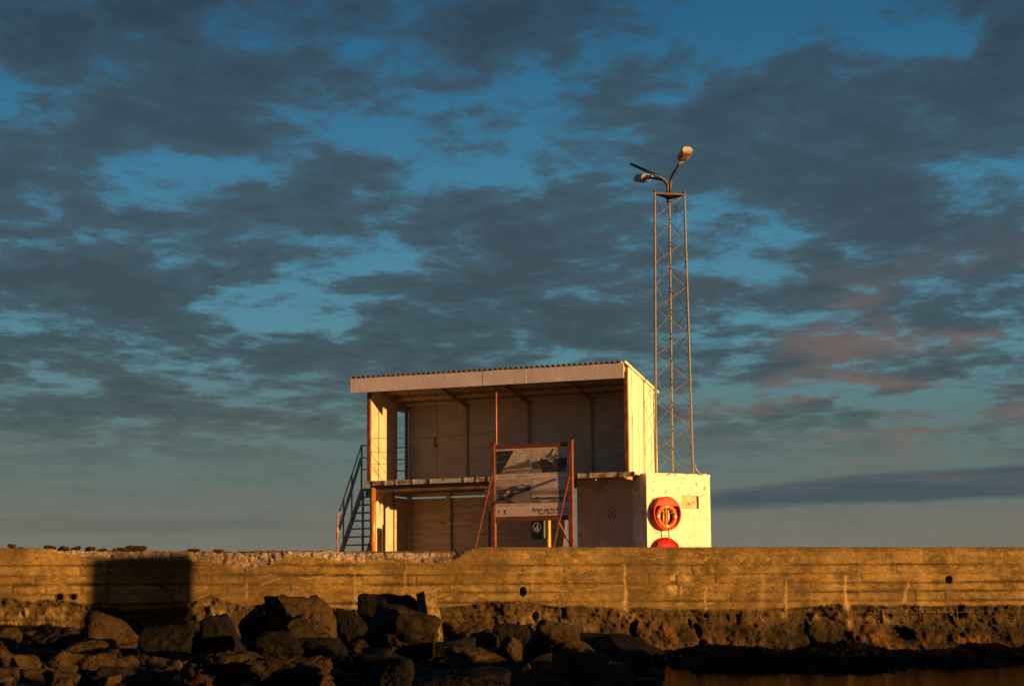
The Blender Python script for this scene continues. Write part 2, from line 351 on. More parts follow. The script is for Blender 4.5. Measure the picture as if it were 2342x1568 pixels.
ramp3 = t.node('ShaderNodeValToRGB'); t.l.new(t.math('DIVIDE', el, 0.40), ramp3.inputs[0])
setramp(ramp3.color_ramp, [(0.0, lin(104, 100, 92)), (yel(1240), lin(100, 102, 95)), (yel(1100), lin(76, 90, 93)), (yel(950), lin(62, 77, 82)),
             (yel(780), lin(56, 71, 79)), (yel(560), lin(58, 72, 81)), (yel(300), lin(55, 72, 85)), (yel(60), lin(44, 62, 78)), (1.0, lin(36, 52, 68))])
ccol = t.mix(thick, ramp2.outputs[0], ramp3.outputs[0])
# warm undersides towards the sun side
warm = t.math('MULTIPLY', t.sm(t.noise(t.mapping(CP, loc=(9, 2, 0), sc=(1, 0.7, 1)), 2.6, 6, 0.55), 0.44, 0.66), t.math('MULTIPLY', t.sm(az, 0.02, 0.20), t.math('SUBTRACT', 1.0, t.sm(el, px2ae(1900, 860)[1], px2ae(1900, 480)[1]))))
ccol = t.mix(t.math('MULTIPLY', warm, 0.85), ccol, lin(122, 100, 95))
sky = t.mix(cloud, t.mix(0.16, ramp.outputs[0], ramp2.outputs[0]), ccol)
lowf = t.math('SUBTRACT', 1.0, t.sm(el, px2ae(1171, 1110)[1], px2ae(1171, 930)[1]))
sky = t.mix(t.math('MULTIPLY', lowf, 0.72), sky, t.mix(0.45, ramp.outputs[0], ramp2.outputs[0]))
# low dark bank on the right, above the horizon, and fine streaks
def bank(px, py, rx, ry, rt, lo, hi):
    a_, e_ = px2ae(px, py)
    wv = t.math('MULTIPLY', t.math('SUBTRACT', t.noise(t.mapping(AE, sc=(14, 60, 1)), 1.0, 5, 0.55), 0.5), 0.006)
    cc = t.node('ShaderNodeCombineXYZ'); t.l.new(az, cc.inputs[0]); t.l.new(t.math('ADD', el, wv), cc.inputs[1])
    mp = t.mapping(cc.outputs[0], loc=(a_, e_, 0), rot=(0, 0, R(rt)), sc=(rx / F, ry / F, 1), typ='TEXTURE')
    gr = t.node('ShaderNodeTexGradient', gradient_type='SPHERICAL'); t.l.new(mp, gr.inputs[0]); return t.sm(gr.outputs['Fac'], lo, hi)
sky = t.mix(t.math('MULTIPLY', bank(2250, 1102, 900, 44, 2.6, 0.03, 0.40), 0.92), sky, lin(66, 80, 92))
sky = t.mix(t.math('MULTIPLY', bank(300, 1200, 700, 26, 0, 0.1, 0.6), 0.3), sky, lin(80, 86, 86))
st = t.noise(t.mapping(AE, sc=(9, 130, 1), rot=(0, 0, R(1.5))), 1.0, 5, 0.55)
lowm = t.math('MULTIPLY', t.sm(st, 0.42, 0.7), t.math('SUBTRACT', 1.0, t.sm(el, 0.06, 0.13)))
sky = t.mix(t.math('MULTIPLY', lowm, 0.28), sky, lin(122, 116, 108))
# the half of the sky round the sun glows warm
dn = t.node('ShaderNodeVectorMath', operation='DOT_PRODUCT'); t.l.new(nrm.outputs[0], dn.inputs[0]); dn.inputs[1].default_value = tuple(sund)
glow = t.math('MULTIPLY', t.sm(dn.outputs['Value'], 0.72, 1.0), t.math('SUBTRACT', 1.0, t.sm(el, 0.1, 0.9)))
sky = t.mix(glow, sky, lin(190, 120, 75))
nish = t.node('ShaderNodeTexSky', sky_type='NISHITA'); nish.sun_disc = False
nish.sun_elevation = EL; nish.sun_rotation = math.atan2(sund[0], sund[1])
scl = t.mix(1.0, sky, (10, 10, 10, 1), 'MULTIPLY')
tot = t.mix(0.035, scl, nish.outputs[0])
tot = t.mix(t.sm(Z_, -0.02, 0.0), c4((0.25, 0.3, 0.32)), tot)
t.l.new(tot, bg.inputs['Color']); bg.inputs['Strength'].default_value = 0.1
vs = scene.view_settings; vs.view_transform = 'Standard'; vs.look = 'None'; vs.exposure = 1.0; vs.gamma = 1
EXPO = 1.0
bg.inputs['Strength'].default_value = 0.1 / (2 ** EXPO)

# ------------------------------------------------------------------ building frame
ZG = 1.28
O = P(1437, 1079, 50.0); ZD = O[2]
def bpt(a, b, z): return B0 + u * a + v * b + np.array([0, 0, z])
B0 = np.array([O[0], O[1], 0.0])
aL = solve(lambda a: proj(bpt(a, 0, ZD))[0] - 843, -12, 0)
B0 = B0 + u * aL; W = -aL
def a_at(px, b, z=3.0): return solve(lambda a: proj(bpt(a, b, z))[0] - px, -6, W + 6)
def b_at(px, a, z=3.0): return solve(lambda b: proj(bpt(a, b, z))[0] - px, -4, 8)
def z_at(a, b, py): return solve(lambda z: proj(bpt(a, b, z))[1] - py, -5, 20)
D = b_at(931, 0, 5)
bo = tuple(B0 + np.array([0, 0, ZG]))
G = -ZG
zc = z_at(0, D, 937)          # ceiling at rear
bf = -0.28
fa0 = a_at(802, bf, 6); fa1 = a_at(1427, bf, 6.4)
zt = z_at(fa1, bf, 829); zb = z_at(fa1, bf, 864)
print('K', (K0 - B0) @ u if 0 else '', 'W', W, 'D', D, 'ZD', ZD, 'zc', zc, 'zt', zt, 'zb', zb, 'fa', fa0, fa1, 'left top y', proj(bpt(fa0, bf, zt)), proj(bpt(W, D, zc)), proj(bpt(0, 0, ZD)))
def zroof(b): return zt - 0.03 + (zc + 0.10 - zt + 0.03) * (b - bf) / (D - bf)
sh_ = thing('lookout_shelter', 'two-storey open-fronted shelter of rusty steel and pale panels with a sloping corrugated roof', 'shelter', bo, -TH)
def L(z): return z - ZG
# roof
mb = MB(); per = 0.148; n = int((fa1 - fa0) / per * 8); prof = [0, 0, 0.15, 0.9, 1, 1, 0.85, 0.1]
a_s = [fa0 + per / 8 * i for i in range(n + 1)]; bs = [bf - 0.05, bf + 0.9, D * 0.6, D + 0.12]
for b in bs:
    for i, a in enumerate(a_s): mb.v.append((a, b, L(zroof(b)) + 0.035 + 0.045 * prof[i % 8] + 0.004 * math.sin(i * 1.7 + b)))
k = len(a_s)
for j in range(len(bs) - 1):
    for i in range(k - 1): mb.f.append((j * k + i, j * k + i + 1, (j + 1) * k + i + 1, (j + 1) * k + i)); mb.m.append(0)
ro = mb.build('roof', [M['roof'], M['ceiling']], sh_)
md = ro.modifiers.new('s', 'SOLIDIFY'); md.thickness = 0.008; md.offset = -1; md.material_offset = 1
# fascia : three sheets butted
cuts = [fa0, a_at(1105, bf, 6), a_at(1205, bf, 6.2), fa1]
mb = MB()
for i in range(3):
    mb.box(cuts[i] + (0.003 if i else 0), cuts[i + 1] - 0.003, bf - 0.02 - 0.003 * (i % 2), bf + 0.01, L(zb), L(zt))
mb.build('fascia', M['fascia'], sh_, bevel=0.004)
mb = MB(); mb.prism([(bf + 0.02, L(zt)), (D + 0.03, L(zroof(D + 0.03)) + 0.01), (D + 0.03, L(zroof(D + 0.03)) + 0.07), (bf + 0.02, L(zt) + 0.06)], W + 0.015, W + 0.06)
mb.build('roof_trim', M['cream_ext'], sh_)
# rafters and purlins
for q in range(5):
    a = W * q / 4
    if q == 0: a = 0.06
    if q == 4: a = W - 0.06
    mb = MB(); w_ = 0.05
    z0, z1 = L(zroof(bf + 0.02)), L(zroof(D - 0.02))
    mb.prism([(bf + 0.02, z0 - 0.01), (D - 0.02, z1 - 0.01), (D - 0.02, z1 - 0.13), (bf + 0.02, z0 - 0.13)], a - w_ / 2, a + w_ / 2)
    mb.build('rafter', M['rafter'], sh_)
for b in (0.35, 0.95, 1.6, 2.15):
    if b < D: MB().box(0.05, W - 0.05, b - 0.03, b + 0.03, L(zroof(b)) - 0.085, L(zroof(b)) + 0.008).build('purlin', M['ceiling'], sh_)
MB().box(fa0 + 0.03, 0.035, 0.3, 0.36, L(zroof(.3)) - 0.08, L(zroof(.3))).build('purlin', M['ceiling'], sh_)
# upper walls
def zin(b): return L(zroof(b)) + 0.0
d0 = b_at(905, 0.02, 4.5); d1 = min(b_at(927, 0.02, 4.5), D - 0.06); dz = L(z_at(0.02, d0, 939))
mb = MB(); x0, x1 = 0.0, 0.045
mb.prism([(0.07, L(ZD)), (d0, L(ZD)), (d0, zin(d0)), (0.07, zin(0.07))], x0, x1)
mb.prism([(d1, L(ZD)), (D, L(ZD)), (D, zin(D)), (d1, zin(d1))], x0, x1)
mb.prism([(d0, dz), (d1, dz), (d1, zin(d1)), (d0, zin(d0))], x0 + 0.002, x1 - 0.002)
mb.build('side_wall', M['cream'], sh_)
MB().box(0.046, 0.06, d1 - 0.03, d1 + 0.02, L(ZD), dz).box(0.046, 0.056, d0 - 0.02, d0 + 0.02, L(ZD), dz).build('door_frame', M['rust'], sh_)
# ribbed exterior on right wall
mb = MB(); nb = 9
for i in range(nb):
    b0_ = 0.09 + (D - 0.09) * i / nb; b1_ = 0.09 + (D - 0.09) * (i + 1) / nb
    off = 0.012 if i % 2 else 0.0
    mb.prism([(b0_, L(ZD) - 0.02), (b1_ - 0.006, L(ZD) - 0.02), (b1_ - 0.006, zin(b1_) + .045), (b0_, zin(b0_) + .045)], W - 0.045, W + off)
mb.build('side_wall', M['cream_ext'], sh_)
MB().prism([(0.09, L(ZD)), (D, L(ZD)), (D, zin(D) + .04), (0.09, zin(0.09) + .04)], W - 0.06, W - 0.048).build('wall_lining', M['shutter'], sh_)
# rear upper wall panels
mb = MB(); pc = [0.045, a_at(1000, D, 4.5), W / 4 + 0.0, W / 2, W * 3 / 4, W - 0.06]
for i in range(len(pc) - 1):
    mb.box(pc[i] + 0.006, pc[i + 1] - 0.006, D, D + 0.04, L(ZD), L(zroof(D)) + 0.02)
mb.box(0.045, W - 0.06, D + 0.04, D + 0.06, L(ZD), L(zroof(D)) + 0.02)
mb.build('rear_wall', M['cream'], sh_)
for q in (1, 2, 3): MB().box(W * q / 4 - 0.03, W * q / 4 + 0.03, D - 0.05, D - 0.002, L(ZD), zin(D) - 0.1).build('wall_post', M['rafter'], sh_)
hx = a_at(992, D - .03, 4.5)
MB().box(hx, hx + 0.1, D - 0.02, D, L(z_at(hx, D, 1023)), L(z_at(hx, D, 1015))).box(hx + .02, hx + 0.04, D - 0.05, D - .021, L(z_at(hx, D, 1018)), L(z_at(hx, D, 998))).build('door_latch', M['rust'], sh_)
# posts
MB().box(-0.045, 0.05, -0.02, 0.068, L(ZD), L(zb) + 0.25).build('post', M['rust'], sh_, bevel=0.004)
MB().box(W - 0.085, W + 0.008, -0.02, 0.088, L(ZD), L(zroof(0)) - 0.02).build('post', M['rust'], sh_, bevel=0.004)
am = a_at(1135, 0, 5)
MB().tube([(am, 0, L(ZD)), (am, 0, L(zb) + 0.25)], 0.022, 10).build('post', M['rustpipe'], sh_, smooth=True)
pl = a_at(853, 0.03, 3)
MB().tube([(pl, 0.03, 0), (pl, 0.03, L(ZD) - 0.16)], 0.082, 20).build('post', M['rustpipe'], sh_, smooth=True)
ap = a_at(1124, 0.4, 2.5)
MB().box(ap - 0.07, ap + 0.07, 0.34, 0.46, 0, L(ZD) - 0.06).build('post', M['beam'], sh_, bevel=0.005)
# deck with capped plank ends
ad0 = a_at(829, -0.12, 3.6); ad1 = a_at(1451, -0.12, 3.6)
mb = MB(); x = ad0; rr = random.Random(5)
while x < ad1 - 0.05:
    w_ = rr.choice([0.33, 0.5, 0.8, 1.0, 0.34]); x2 = min(ad1, x + w_)
    mb.box(x + 0.006, x2 - 0.006, -0.12 - rr.random() * 0.008, -0.09, L(ZD) - 0.125 + rr.random() * 0.006, L(ZD) + 0.004 * rr.random())
    mb.box(x2 - 0.02, x2 + 0.012, -0.135, -0.1285, L(ZD) - 0.128, L(ZD) + 0.012)
    x = x2
mb.build('deck_edge', M['deck'], sh_, bevel=0.003)
mb = MB(); x = ad0 + 0.02
while x < ad1 - 0.1:
    mb.box(x, x + 0.19, -0.088, D + 0.02, L(ZD) - 0.05, L(ZD) - 0.004); x += 0.2
mb.build('deck', M['plank'], sh_)
mb = MB(); 
mb.box(0.02, am + 0.1, 0.06, 0.16, L(ZD) - 0.29, L(ZD) - 0.055).box(0.02, W + 0.05, D * .55, D * .55 + .1, L(ZD) - 0.25, L(ZD) - 0.055).box(0.02, W, D - .12, D - .03, L(ZD) - 0.2, L(ZD) - 0.055)
mb.build('deck_beam', M['beam'], sh_)
mb = MB()
for i in range(9):
    a = 0.35 + i * (W - 0.5) / 8
    mb.box(a, a + 0.05, -0.08, 0.058, L(ZD) - 0.13, L(ZD) - 0.052).box(a, a + 0.05, 0.162, D * .55 - .002, L(ZD) - 0.16, L(ZD) - 0.052)
mb.build('joist', M['rafter'], sh_)
# gusset + short braces
MB().prism([(pl + 0.08, L(ZD) - 0.295), (pl + 0.36, L(ZD) - 0.295), (pl + 0.08, L(ZD) - 0.56)], 0.03, 0.05, axis='y').build('gusset', M['rust'], sh_)
MB().prism([(am - 0.115, L(ZD) - 0.31), (am - 0.42, L(ZD) - 0.31), (am - 0.115, L(ZD) - 0.62)], 0.1, 0.12, axis='y').build('gusset', M['beam'], sh_)
# lower walls: block side wall left, boards behind
sl_z = z_at(1.2, D, 1138) ; sl_z = L(sl_z)
bdiv = b_at(900, 0.05, 2.5)
mb = MB(); hrow = 0.2; z = 0.0; top = L(ZD) - 0.2
while z < top - 0.02:
    mb.box(0.0, 0.05 - 0.002 * ((z * 5) % 2), 0.13, bdiv - .03, z, min(z + hrow - 0.005, top)); z += hrow
mb.box(0.005, 0.044, 0.13, bdiv - .03, 0, top)
mb.build('side_wall', M['cream'], sh_)
mb = MB(); z = 0.0
while z < sl_z - 0.02:
    mb.box(0.0, 0.05, bdiv + .04, D - 0.05, z, min(z + 0.19 - 0.006, sl_z)); z += 0.19
mb.box(0.005, 0.044, bdiv + .04, D - 0.05, 0, sl_z)
mb.box(0.0, 0.05, bdiv + .04, D - 0.05, sl_z + 0.045, top)
mb.build('side_wall', M['plank'], sh_)
MB().box(-0.01, 0.07, bdiv - .029, bdiv + .039, 0, L(ZD) - 0.06).build('wall_post', M['beam'], sh_)
mb = MB(); z = 0.0; ae = a_at(1290, D, 2.5)
rr = random.Random(8)
while z < sl_z - 0.02:
    hh = rr.choice([0.17, 0.19, 0.21]); mb.box(0.0, ae, D, D + 0.045 - rr.random() * 0.01, z, min(z + hh - 0.006, sl_z)); z += hh
mb.box(0.005, ae - .01, D + 0.006, D + 0.04, 0, sl_z - .01)
mb.build('rear_wall', M['plank'], sh_)
MB().box(0.0, ae, D, D + 0.05, sl_z + 0.05, sl_z + 0.17).box(0.0, 0.4, D, D + .05, sl_z + .18, L(ZD) - .1).build('wall_rail', M['plank'], sh_)
for px in (1028, 938, 1118):
    a = a_at(px, D, 2.5); MB().box(a - 0.06, a + 0.06, D - 0.08, D - 0.004, 0, L(ZD) - 0.21).build('wall_post', M['plank'], sh_)
# storage cupboard under the deck, right
CB = 0.95; c0 = a_at(1320, CB, 2.5)
cs = [c0, a_at(1368, CB, 2.5), a_at(1437, CB, 2.5), W + 0.2]
mb = MB(); ct = L(ZD) - 0.06
for i in range(3): mb.box(cs[i] + 0.003, cs[i + 1] - 0.003, CB + 0.004 * (i % 2), CB + 0.04, 0, ct)
mb.box(c0, W, CB + 0.041, CB + 0.06, 0, ct); mb.box(c0, c0 + 0.04, CB + 0.061, CB + 1.0, 0, ct)
cup = mb.build('cupboard', M['shutter'], sh_)
# red ring stamp painted on it
cxp = a_at(1400, CB, 2.6); czp = L(z_at(cxp, CB, 1173))
mb = MB(); N = 28
vv = []; 
for k in range(N):
    c_, s_ = math.cos(2 * math.pi * k / N), math.sin(2 * math.pi * k / N)
    vv += [(cxp + 0.115 * c_, CB - 0.003, czp + 0.165 * s_), (cxp + 0.092 * c_, CB - 0.003, czp + 0.138 * s_)]
mb.add(vv, [(2 * k, 2 * ((k + 1) % N), 2 * ((k + 1) % N) + 1, 2 * k + 1) for k in range(N)])
for (xa, za, xb, zb_q) in [(-.055, -.09, .055, .09), (-.055, .07, .055, -.08)]:
    mb.add([(cxp + xa - .016, CB - 0.0035, czp + za), (cxp + xa + .016, CB - 0.0035, czp + za), (cxp + xb + .016, CB - 0.0035, czp + zb_q), (cxp + xb - .016, CB - 0.0035, czp + zb_q)], [(0, 1, 2, 3)])
mb.build('ring_emblem', M['inkred'], cup)
# barbed wires
for wi, (yl, yr) in enumerate([(1001.5, 993), (1033.5, 1024), (1060.5, 1057)]):
    mb = MB(); pts = []; aa, ab = 0.06, W - 0.09
    zl = L(z_at(aa, 0.03, yl)); zr = zl + 0.02
    for i in range(41):
        f_ = i / 40; pts.append((aa + (ab - aa) * f_, 0.03, zl + (zr - zl) * f_ - 0.05 * math.sin(math.pi * ((f_ * 2) % 1)) + 0.01 * math.sin(i * 2.3 + wi)))
    mb.tube(pts, 0.006, 5)
    for i in range(1, 40): 
        p = Vector(pts[i]); q = 0.02
        mb.bar(p + Vector((-q * .6, 0, q)), p + Vector((q * .6, 0, -q)), 0.007)
    mb.build('barbed_wire', M['wire'], sh_)
pts = [(0.75 + 0 * i, 0.03, L(z_at(.3, .03, 1001)) - i * 0.0) for i in range(2)]
MB().tube([(0.07, 0.35 + 0.12 * math.cos(k), L(ZD) + 0.42 + 0.12 * math.sin(k)) for k in [3.1 + i * .35 for i in range(10)]], 0.005, 5).build('conduit', M['wire'], sh_)

# ------------------------------------------------------------------ staircase
stt = thing('metal_staircase', 'steep weathered steel outside stair with tubular handrail beside the shelter', 'stairs', bo, -TH)
ao = -0.93
bt = b_at(829, ao, 3.5); bb = b_at(766, ao, 1.8); ztop = L(ZD) - 0.10
def sp(f_, dz_=0): return (bt + (bb - bt) * f_, ztop * (1 - f_) + dz_)
for a in (ao, -0.12):
    MB().bar((a, sp(0)[0], sp(0)[1]), (a, sp(1)[0], sp(1)[1] - .05), 0.035, 0.13, (1, 0, 0)).build('stringer', M['stair'], stt)
    # bar() with up=(1,0,0): width/height swap handled visually
NST = 10
for i in range(1, NST):
    b_, z_ = sp(i / NST)
    MB().box(ao + 0.02, -0.135, b_ - 0.09, b_ + 0.09, z_ - 0.018, z_ + 0.018).build('tread', M['stair'], stt)
MB().box(ao, -0.01, bt + 0.01, D + 0.25, ztop - 0.03, ztop + 0.03).box(ao + .1, -0.02, bt - 0.02, bt + 0.008, ztop - 0.19, ztop + .02).build('landing', M['stair'], stt)
hr = L(z_at(ao, bt - .05, 1017)) - ztop
rp = [(ao, bt - 0.03), ]
fe = 0.83
A_ = (ao, sp(0)[0] - 0.06, ztop + hr); Bq = (ao, sp(fe)[0] - 0.06, sp(fe)[1] + hr - 0.09)
foot = (ao, sp(fe)[0] - 0.14, Bq[2] - 0.08)
mid_ = (ao, A_[1] + (Bq[1] - A_[1]) * .95, A_[2] + (Bq[2] - A_[2]) * .95)
MB().tube([(ao, D + 0.2, A_[2]), A_, mid_], 0.019, 8).build('handrail', M['stair'], stt, smooth=True)
MB().tube([mid_, Bq, foot, (ao, foot[1] - 0.01, 0)], 0.021, 8).build('rail_foot', M['sunlit_rail'], stt, smooth=True)
dm = 0.36
MB().bar((ao - .012, A_[1] + 0.0, A_[2] - dm), (ao - .012, foot[1] + 0.06, Bq[2] - dm - .16), 0.02, 0.085, (1, 0, 0)).build('mid_rail', M['stair'], stt)
MB().bar((ao - .02, foot[1] + 0.045, Bq[2] - dm - .02), (ao - .02, foot[1] + 0.02, Bq[2] - dm - .32), 0.05, 0.02, (0, 1, 0)).build('painted_plate', M['whitechip'], stt)
for f_ in (0.0, 0.36, 0.66):
    b_ = A_[1] + (Bq[1] - A_[1]) * f_ / fe; zt_ = A_[2] + (Bq[2] - A_[2]) * f_ / fe
    MB().bar((ao, b_, zt_ - hr - .03), (ao, b_, zt_), 0.042 if f_ == 0 else 0.034, 0.03).build('baluster', M['stair'], stt)
for k, dzr in enumerate((0, 0.34, 0.66)):
    MB().tube([(ao + .002, A_[1], A_[2] - dzr - .005), (ao + .002, D + 0.22, A_[2] - dzr - .005)], 0.017, 6).tube([(ao + .002, D + .22, A_[2] - dzr - .005), (0.0, D + .22, A_[2] - dzr - .005)], 0.017, 6).build('landing_rail', M['stair'], stt)
MB().bar((ao, D + 0.22, 0), (ao, D + 0.22, A_[2]), 0.045).bar((ao, bt + .03, 0), (ao, bt + .03, ztop), 0.05).build('landing_post', M['stair'], stt)

# ------------------------------------------------------------------ information board
bb_ = -1.6
q0 = a_at(1128.5, bb_, 3.2); q1 = a_at(1306, bb_, 3.2)
zT0 = z_at(q0, bb_, 1016)
bw = q1 - q0
ib = thing('information_board', 'framed information board with four black and white photographs standing before the shelter', 'sign', tuple(B0 + u * q0 + v * bb_ + np.array([0, 0, ZG])), -TH)
zpb = L(z_at(q0 + .1, bb_, 1181)); zpt = L(z_at(q0 + .1, bb_, 1027.5)); zt_ = L(zT0)
for a in (0, bw):
    p_ = MB().box(a - 0.058, a + 0.058, -0.06, 0.06, 0, zt_).build('post', M['boardframe'], ib, bevel=0.006)
    MB().box(a - 0.075, a + 0.075, -0.077, 0.077, zt_ + .001, zt_ + 0.03).build('cap', M['boardframe'], p_, bevel=0.008)
MB().box(0.06, bw - 0.06, -0.03, 0.03, zpt + .005, zpt + 0.115).build('rail', M['boardframe'], ib, bevel=0.004)
MB().box(0.06, bw - 0.06, -0.03, 0.03, zpb - 0.125, zpb - .005).build('rail', M['boardframe'], ib, bevel=0.004)
pw = bw - 0.14; ph = zpt - zpb; X0 = 0.07
pan = MB().box(X0, X0 + pw, -0.018, 0.012, zpb - .004, zpt + .004).build('panel', M['paper'], ib)
def fp(fx, fy): return (X0 + fx * pw, zpt - fy * ph)
def picture(x0, x1, y0, y1, base, polys, label):
    mb = MB(); yb = -0.0195
    def quad(pts, lvl, mi):
        vs = [(X0 + (x0 + (x1 - x0) * px) * pw, yb - lvl * 0.0006, zpt - (y0 + (y1 - y0) * py) * ph) for px, py in pts]
        mb.add(vs, [tuple(range(len(vs)))], mi)
    quad([(0, 0), (1, 0), (1, 1), (0, 1)], 0, base)
    for i, (mi, pts) in enumerate(polys): quad(pts, i + 1, mi)
    o = mb.build('photograph', [M['g%d' % i] for i in range(7)], pan); o['label'] = label; return o
def ragged(y, amp, n, seed, yb=1.0):
    r_ = random.Random(seed); return [(i / n, y + amp * (r_.random() - .5)) for i in range(n + 1)] + [(1, yb), (0, yb)]
picture(.012, .492, .025, .375, 5, [
    (6, [(0.5, 0.02), (0.98, 0.02), (0.98, .42), (0.55, .5), (0.3, .55)]),
    (2, [(0.2, .72), (0.5, .64), (0.7, .56), (0.85, .50), (1, .48), (1, .74), (0.6, .78), (0.18, .8)]),
    (4, ragged(.80, .02, 12, 1)), (2, [(0, .90), (.3, .88), (1, .83), (1, .87), (.4, .94), (0, .97)]), 
    (0, [(0, 0), (0.51, 0), (0.42, .22), (0.3, .55), (0.18, .82), (0.1, .98), (0, .99)]),
    (1, [(0, .2), (0.44, .12), (0.43, .16), (0, .28)]), (2, [(0, .48), (0.36, .4), (0.35, .43), (0, .53)]), (1, [(.93, .4), (.94, .28), (.95, .4), (.99, .5), (.9, .5)])], 'black and white photograph of a ship hull in profile')
picture(.505, .985, .018, .37, 5, [
    (6, [(0.0, 0.02), (0.98, 0.02), (0.98, .3), (0.0, .4)]),
    (1, ragged(.52, .03, 14, 2)), (0, [(.62, .42), (1, .42), (1, .8), (.62, .8)]), (3, ragged(.84, .03, 14, 4)), (0, [(.27, .8), (.9, .8), (.8, 1), (.3, 1)]),
    (1, [(0.30, .36), (0.42, .34), (0.66, .62), (0.74, .8), (0.34, .8), (0.26, .6)]),
    (0, [(0.28, .42), (0.40, .40), (0.62, .66), (0.60, .8), (0.32, .8), (0.25, .58)]),
    (3, [(0.42, .36), (0.50, .18), (0.62, .3), (0.64, .52), (0.56, .55)]),
    (1, [(.48, .3), (.63, .0), (.65, .01), (.53, .34)]), (1, [(.62, .42), (.77, .06), (.78, .07), (.65, .44)]), (1, [(.6, .4), (.9, .2), (.91, .22), (.62, .44)]),
    (1, [(.38, .18), (.39, .17), (.47, .34), (.45, .36)]), (5, [(.3, .40), (.42, .37), (.63, .63), (.6, .63), (.42, .43), (.3, .45)])], 'black and white photograph of a listing trawler')
picture(.012, .492, .45, .81, 4, [
    (5, [(0.02, 0.02), (0.98, 0.02), (0.98, .27), (0.02, .3)]),
    (1, [(0, .3), (.2, .34), (.45, .31), (.6, .28), (.72, .27), (.78, .22), (.8, .27), (1, .26), (1, .52), (.5, .5), (0, .58)]),
    (6, [(.62, .32), (.85, .3), (.8, .36), (.62, .37)]), (5, [(0, .37), (.35, .34), (.35, .37), (0, .41)]),
    (2, ragged(.55, .05, 10, 6)), (3, [(.5, .55), (1, .5), (1, .98), (.55, .98), (.4, .8)]),
    (1, [(.05, .6), (.3, .45), (.52, .5), (.5, .7), (.35, .92), (.1, .8)]), (5, [(.28, .5), (.37, .44), (.39, .55), (.33, .64)]), (4, [(.2, .62), (.3, .6), (.33, .75), (.25, .8)]),
    (0, [(.1, .75), (.2, .8), (.52, .98), (.42, .99), (.12, .82)])], 'black and white photograph of a boat by a harbour wall')
picture(.505, .985, .44, .81, 5, [
    (6, [(0.02, 0.02), (0.98, 0.02), (0.98, .4), (0.02, .43)]),
    (4, ragged(.48, .01, 10, 8)), (3, ragged(.56, .05, 16, 9, .64)), (4, ragged(.64, .03, 10, 10)), (6, ragged(.72, .05, 22, 11, .82)),
    (1, ragged(.79, .06, 26, 12)), (3, ragged(.87, .05, 24, 13, .94)), (2, ragged(.93, .05, 20, 14)), (6, [(.2, .93), (.4, .9), (.6, .95), (.3, .97)])], 'black and white photograph of surf breaking on a rocky shore')
# small caption lines
mb = MB(); rr = random.Random(4)
for (fx0, fx1, fy0, rows) in [(.03, .22, .392, 4), (.28, .47, .392, 4), (.51, .7, .385, 2), (.75, .96, .385, 2), (.03, .22, .825, 3), (.27, .48, .825, 3), (.52, .64, .825, 2), (.76, .86, .825, 1)]:
    mb = MB()
    for r_ in range(rows):
        e = fx1 - (rr.random() * .06 if r_ == rows - 1 else 0)
        x_ = fx0
        while x_ < e:
            l_ = .006 + rr.random() * .02; a1, z1 = fp(x_, fy0 + r_ * .011); a2, z2 = fp(min(e, x_ + l_), fy0 + r_ * .011 + .004)
            mb.box(a1, a2, -0.0195, -0.018, z2, z1); x_ += l_ + .004
    mb.build('caption', M['inkgrey'], pan)

xx, zz_ = fp(.512, .935)
text_obj('Brim og boðaföll', 0.115, M['ink'], pan, 'title_lettering', (xx, -0.0195, zz_), (R(90), 0, 0), 0.0005, width=pw * .475)
xx, zz_ = fp(.585, .982)
text_obj('Surf and shore', 0.10, M['inkgrey'], pan, 'subtitle_lettering', (xx, -0.0195, zz_), (R(90), 0, 0), 0.0005, width=pw * .40)
# crest and T shaped emblem
mb = MB(); a_, z_ = fp(.045, .925)
mb.add([(a_ - .03, -.0195, z_ + .03), (a_ + .03, -.0195, z_ + .03), (a_ + .028, -.0195, z_ - .01), (a_, -.0195, z_ - .045), (a_ - .028, -.0195, z_ - .01)], [(0, 1, 2, 3, 4)])
mb.add([(a_ - .015, -.0200, z_ + .018), (a_ + .015, -.0200, z_ + .018), (a_ + .0, -.0200, z_ - .022)], [(0, 1, 2)], 1)
mb.box(a_ - .05, a_ + .05, -.0195, -.018, z_ - .073, z_ - .066, 2)
mb.build('crest', [M['inkred'], M['paper'], M['inkgrey']], pan)
mb = MB(); a_, z_ = fp(.125, .925)
mb.add([(a_ - .04, -.0195, z_ + .035), (a_ + .04, -.0195, z_ + .035), (a_ + .04, -.0195, z_ + .005), (a_ + .015, -.0195, z_ + .008), (a_ + .015, -.0195, z_ - .02), (a_ + .028, -.0195, z_ - .045), (a_ - .028, -.0195, z_ - .045), (a_ - .015, -.0195, z_ - .02), (a_ - .015, -.0195, z_ + .008), (a_ - .04, -.0195, z_ + .005)], [tuple(range(10))])
mb.box(a_ - .065, a_ + .065, -.0195, -.018, z_ - .088, z_ - .066, 1)
mb.build('emblem', [M['ink'], M['inkgrey']], pan)
# front stays (slope towards the camera) and rear ones
zs = L(z_at(q0, bb_, 1086))
for a in (-0.01, bw - 0.03):
    MB().bar((a, -0.07, zs if a < .1 else zs - .12), (a - 0.03, -1.35, 0), 0.045, 0.03).build('stay', M['boardframe'], ib)
MB().bar((bw - 0.45, 0.07, zpb - .02), (bw - 0.12, 1.0, 0), 0.035).build('rear_stay', M['rust'], ib)
MB().bar((bw - 0.18, 0.15, zpb - .02), (bw - 0.62, 0.9, 0), 0.035).build('rear_stay', M['rope'], ib)

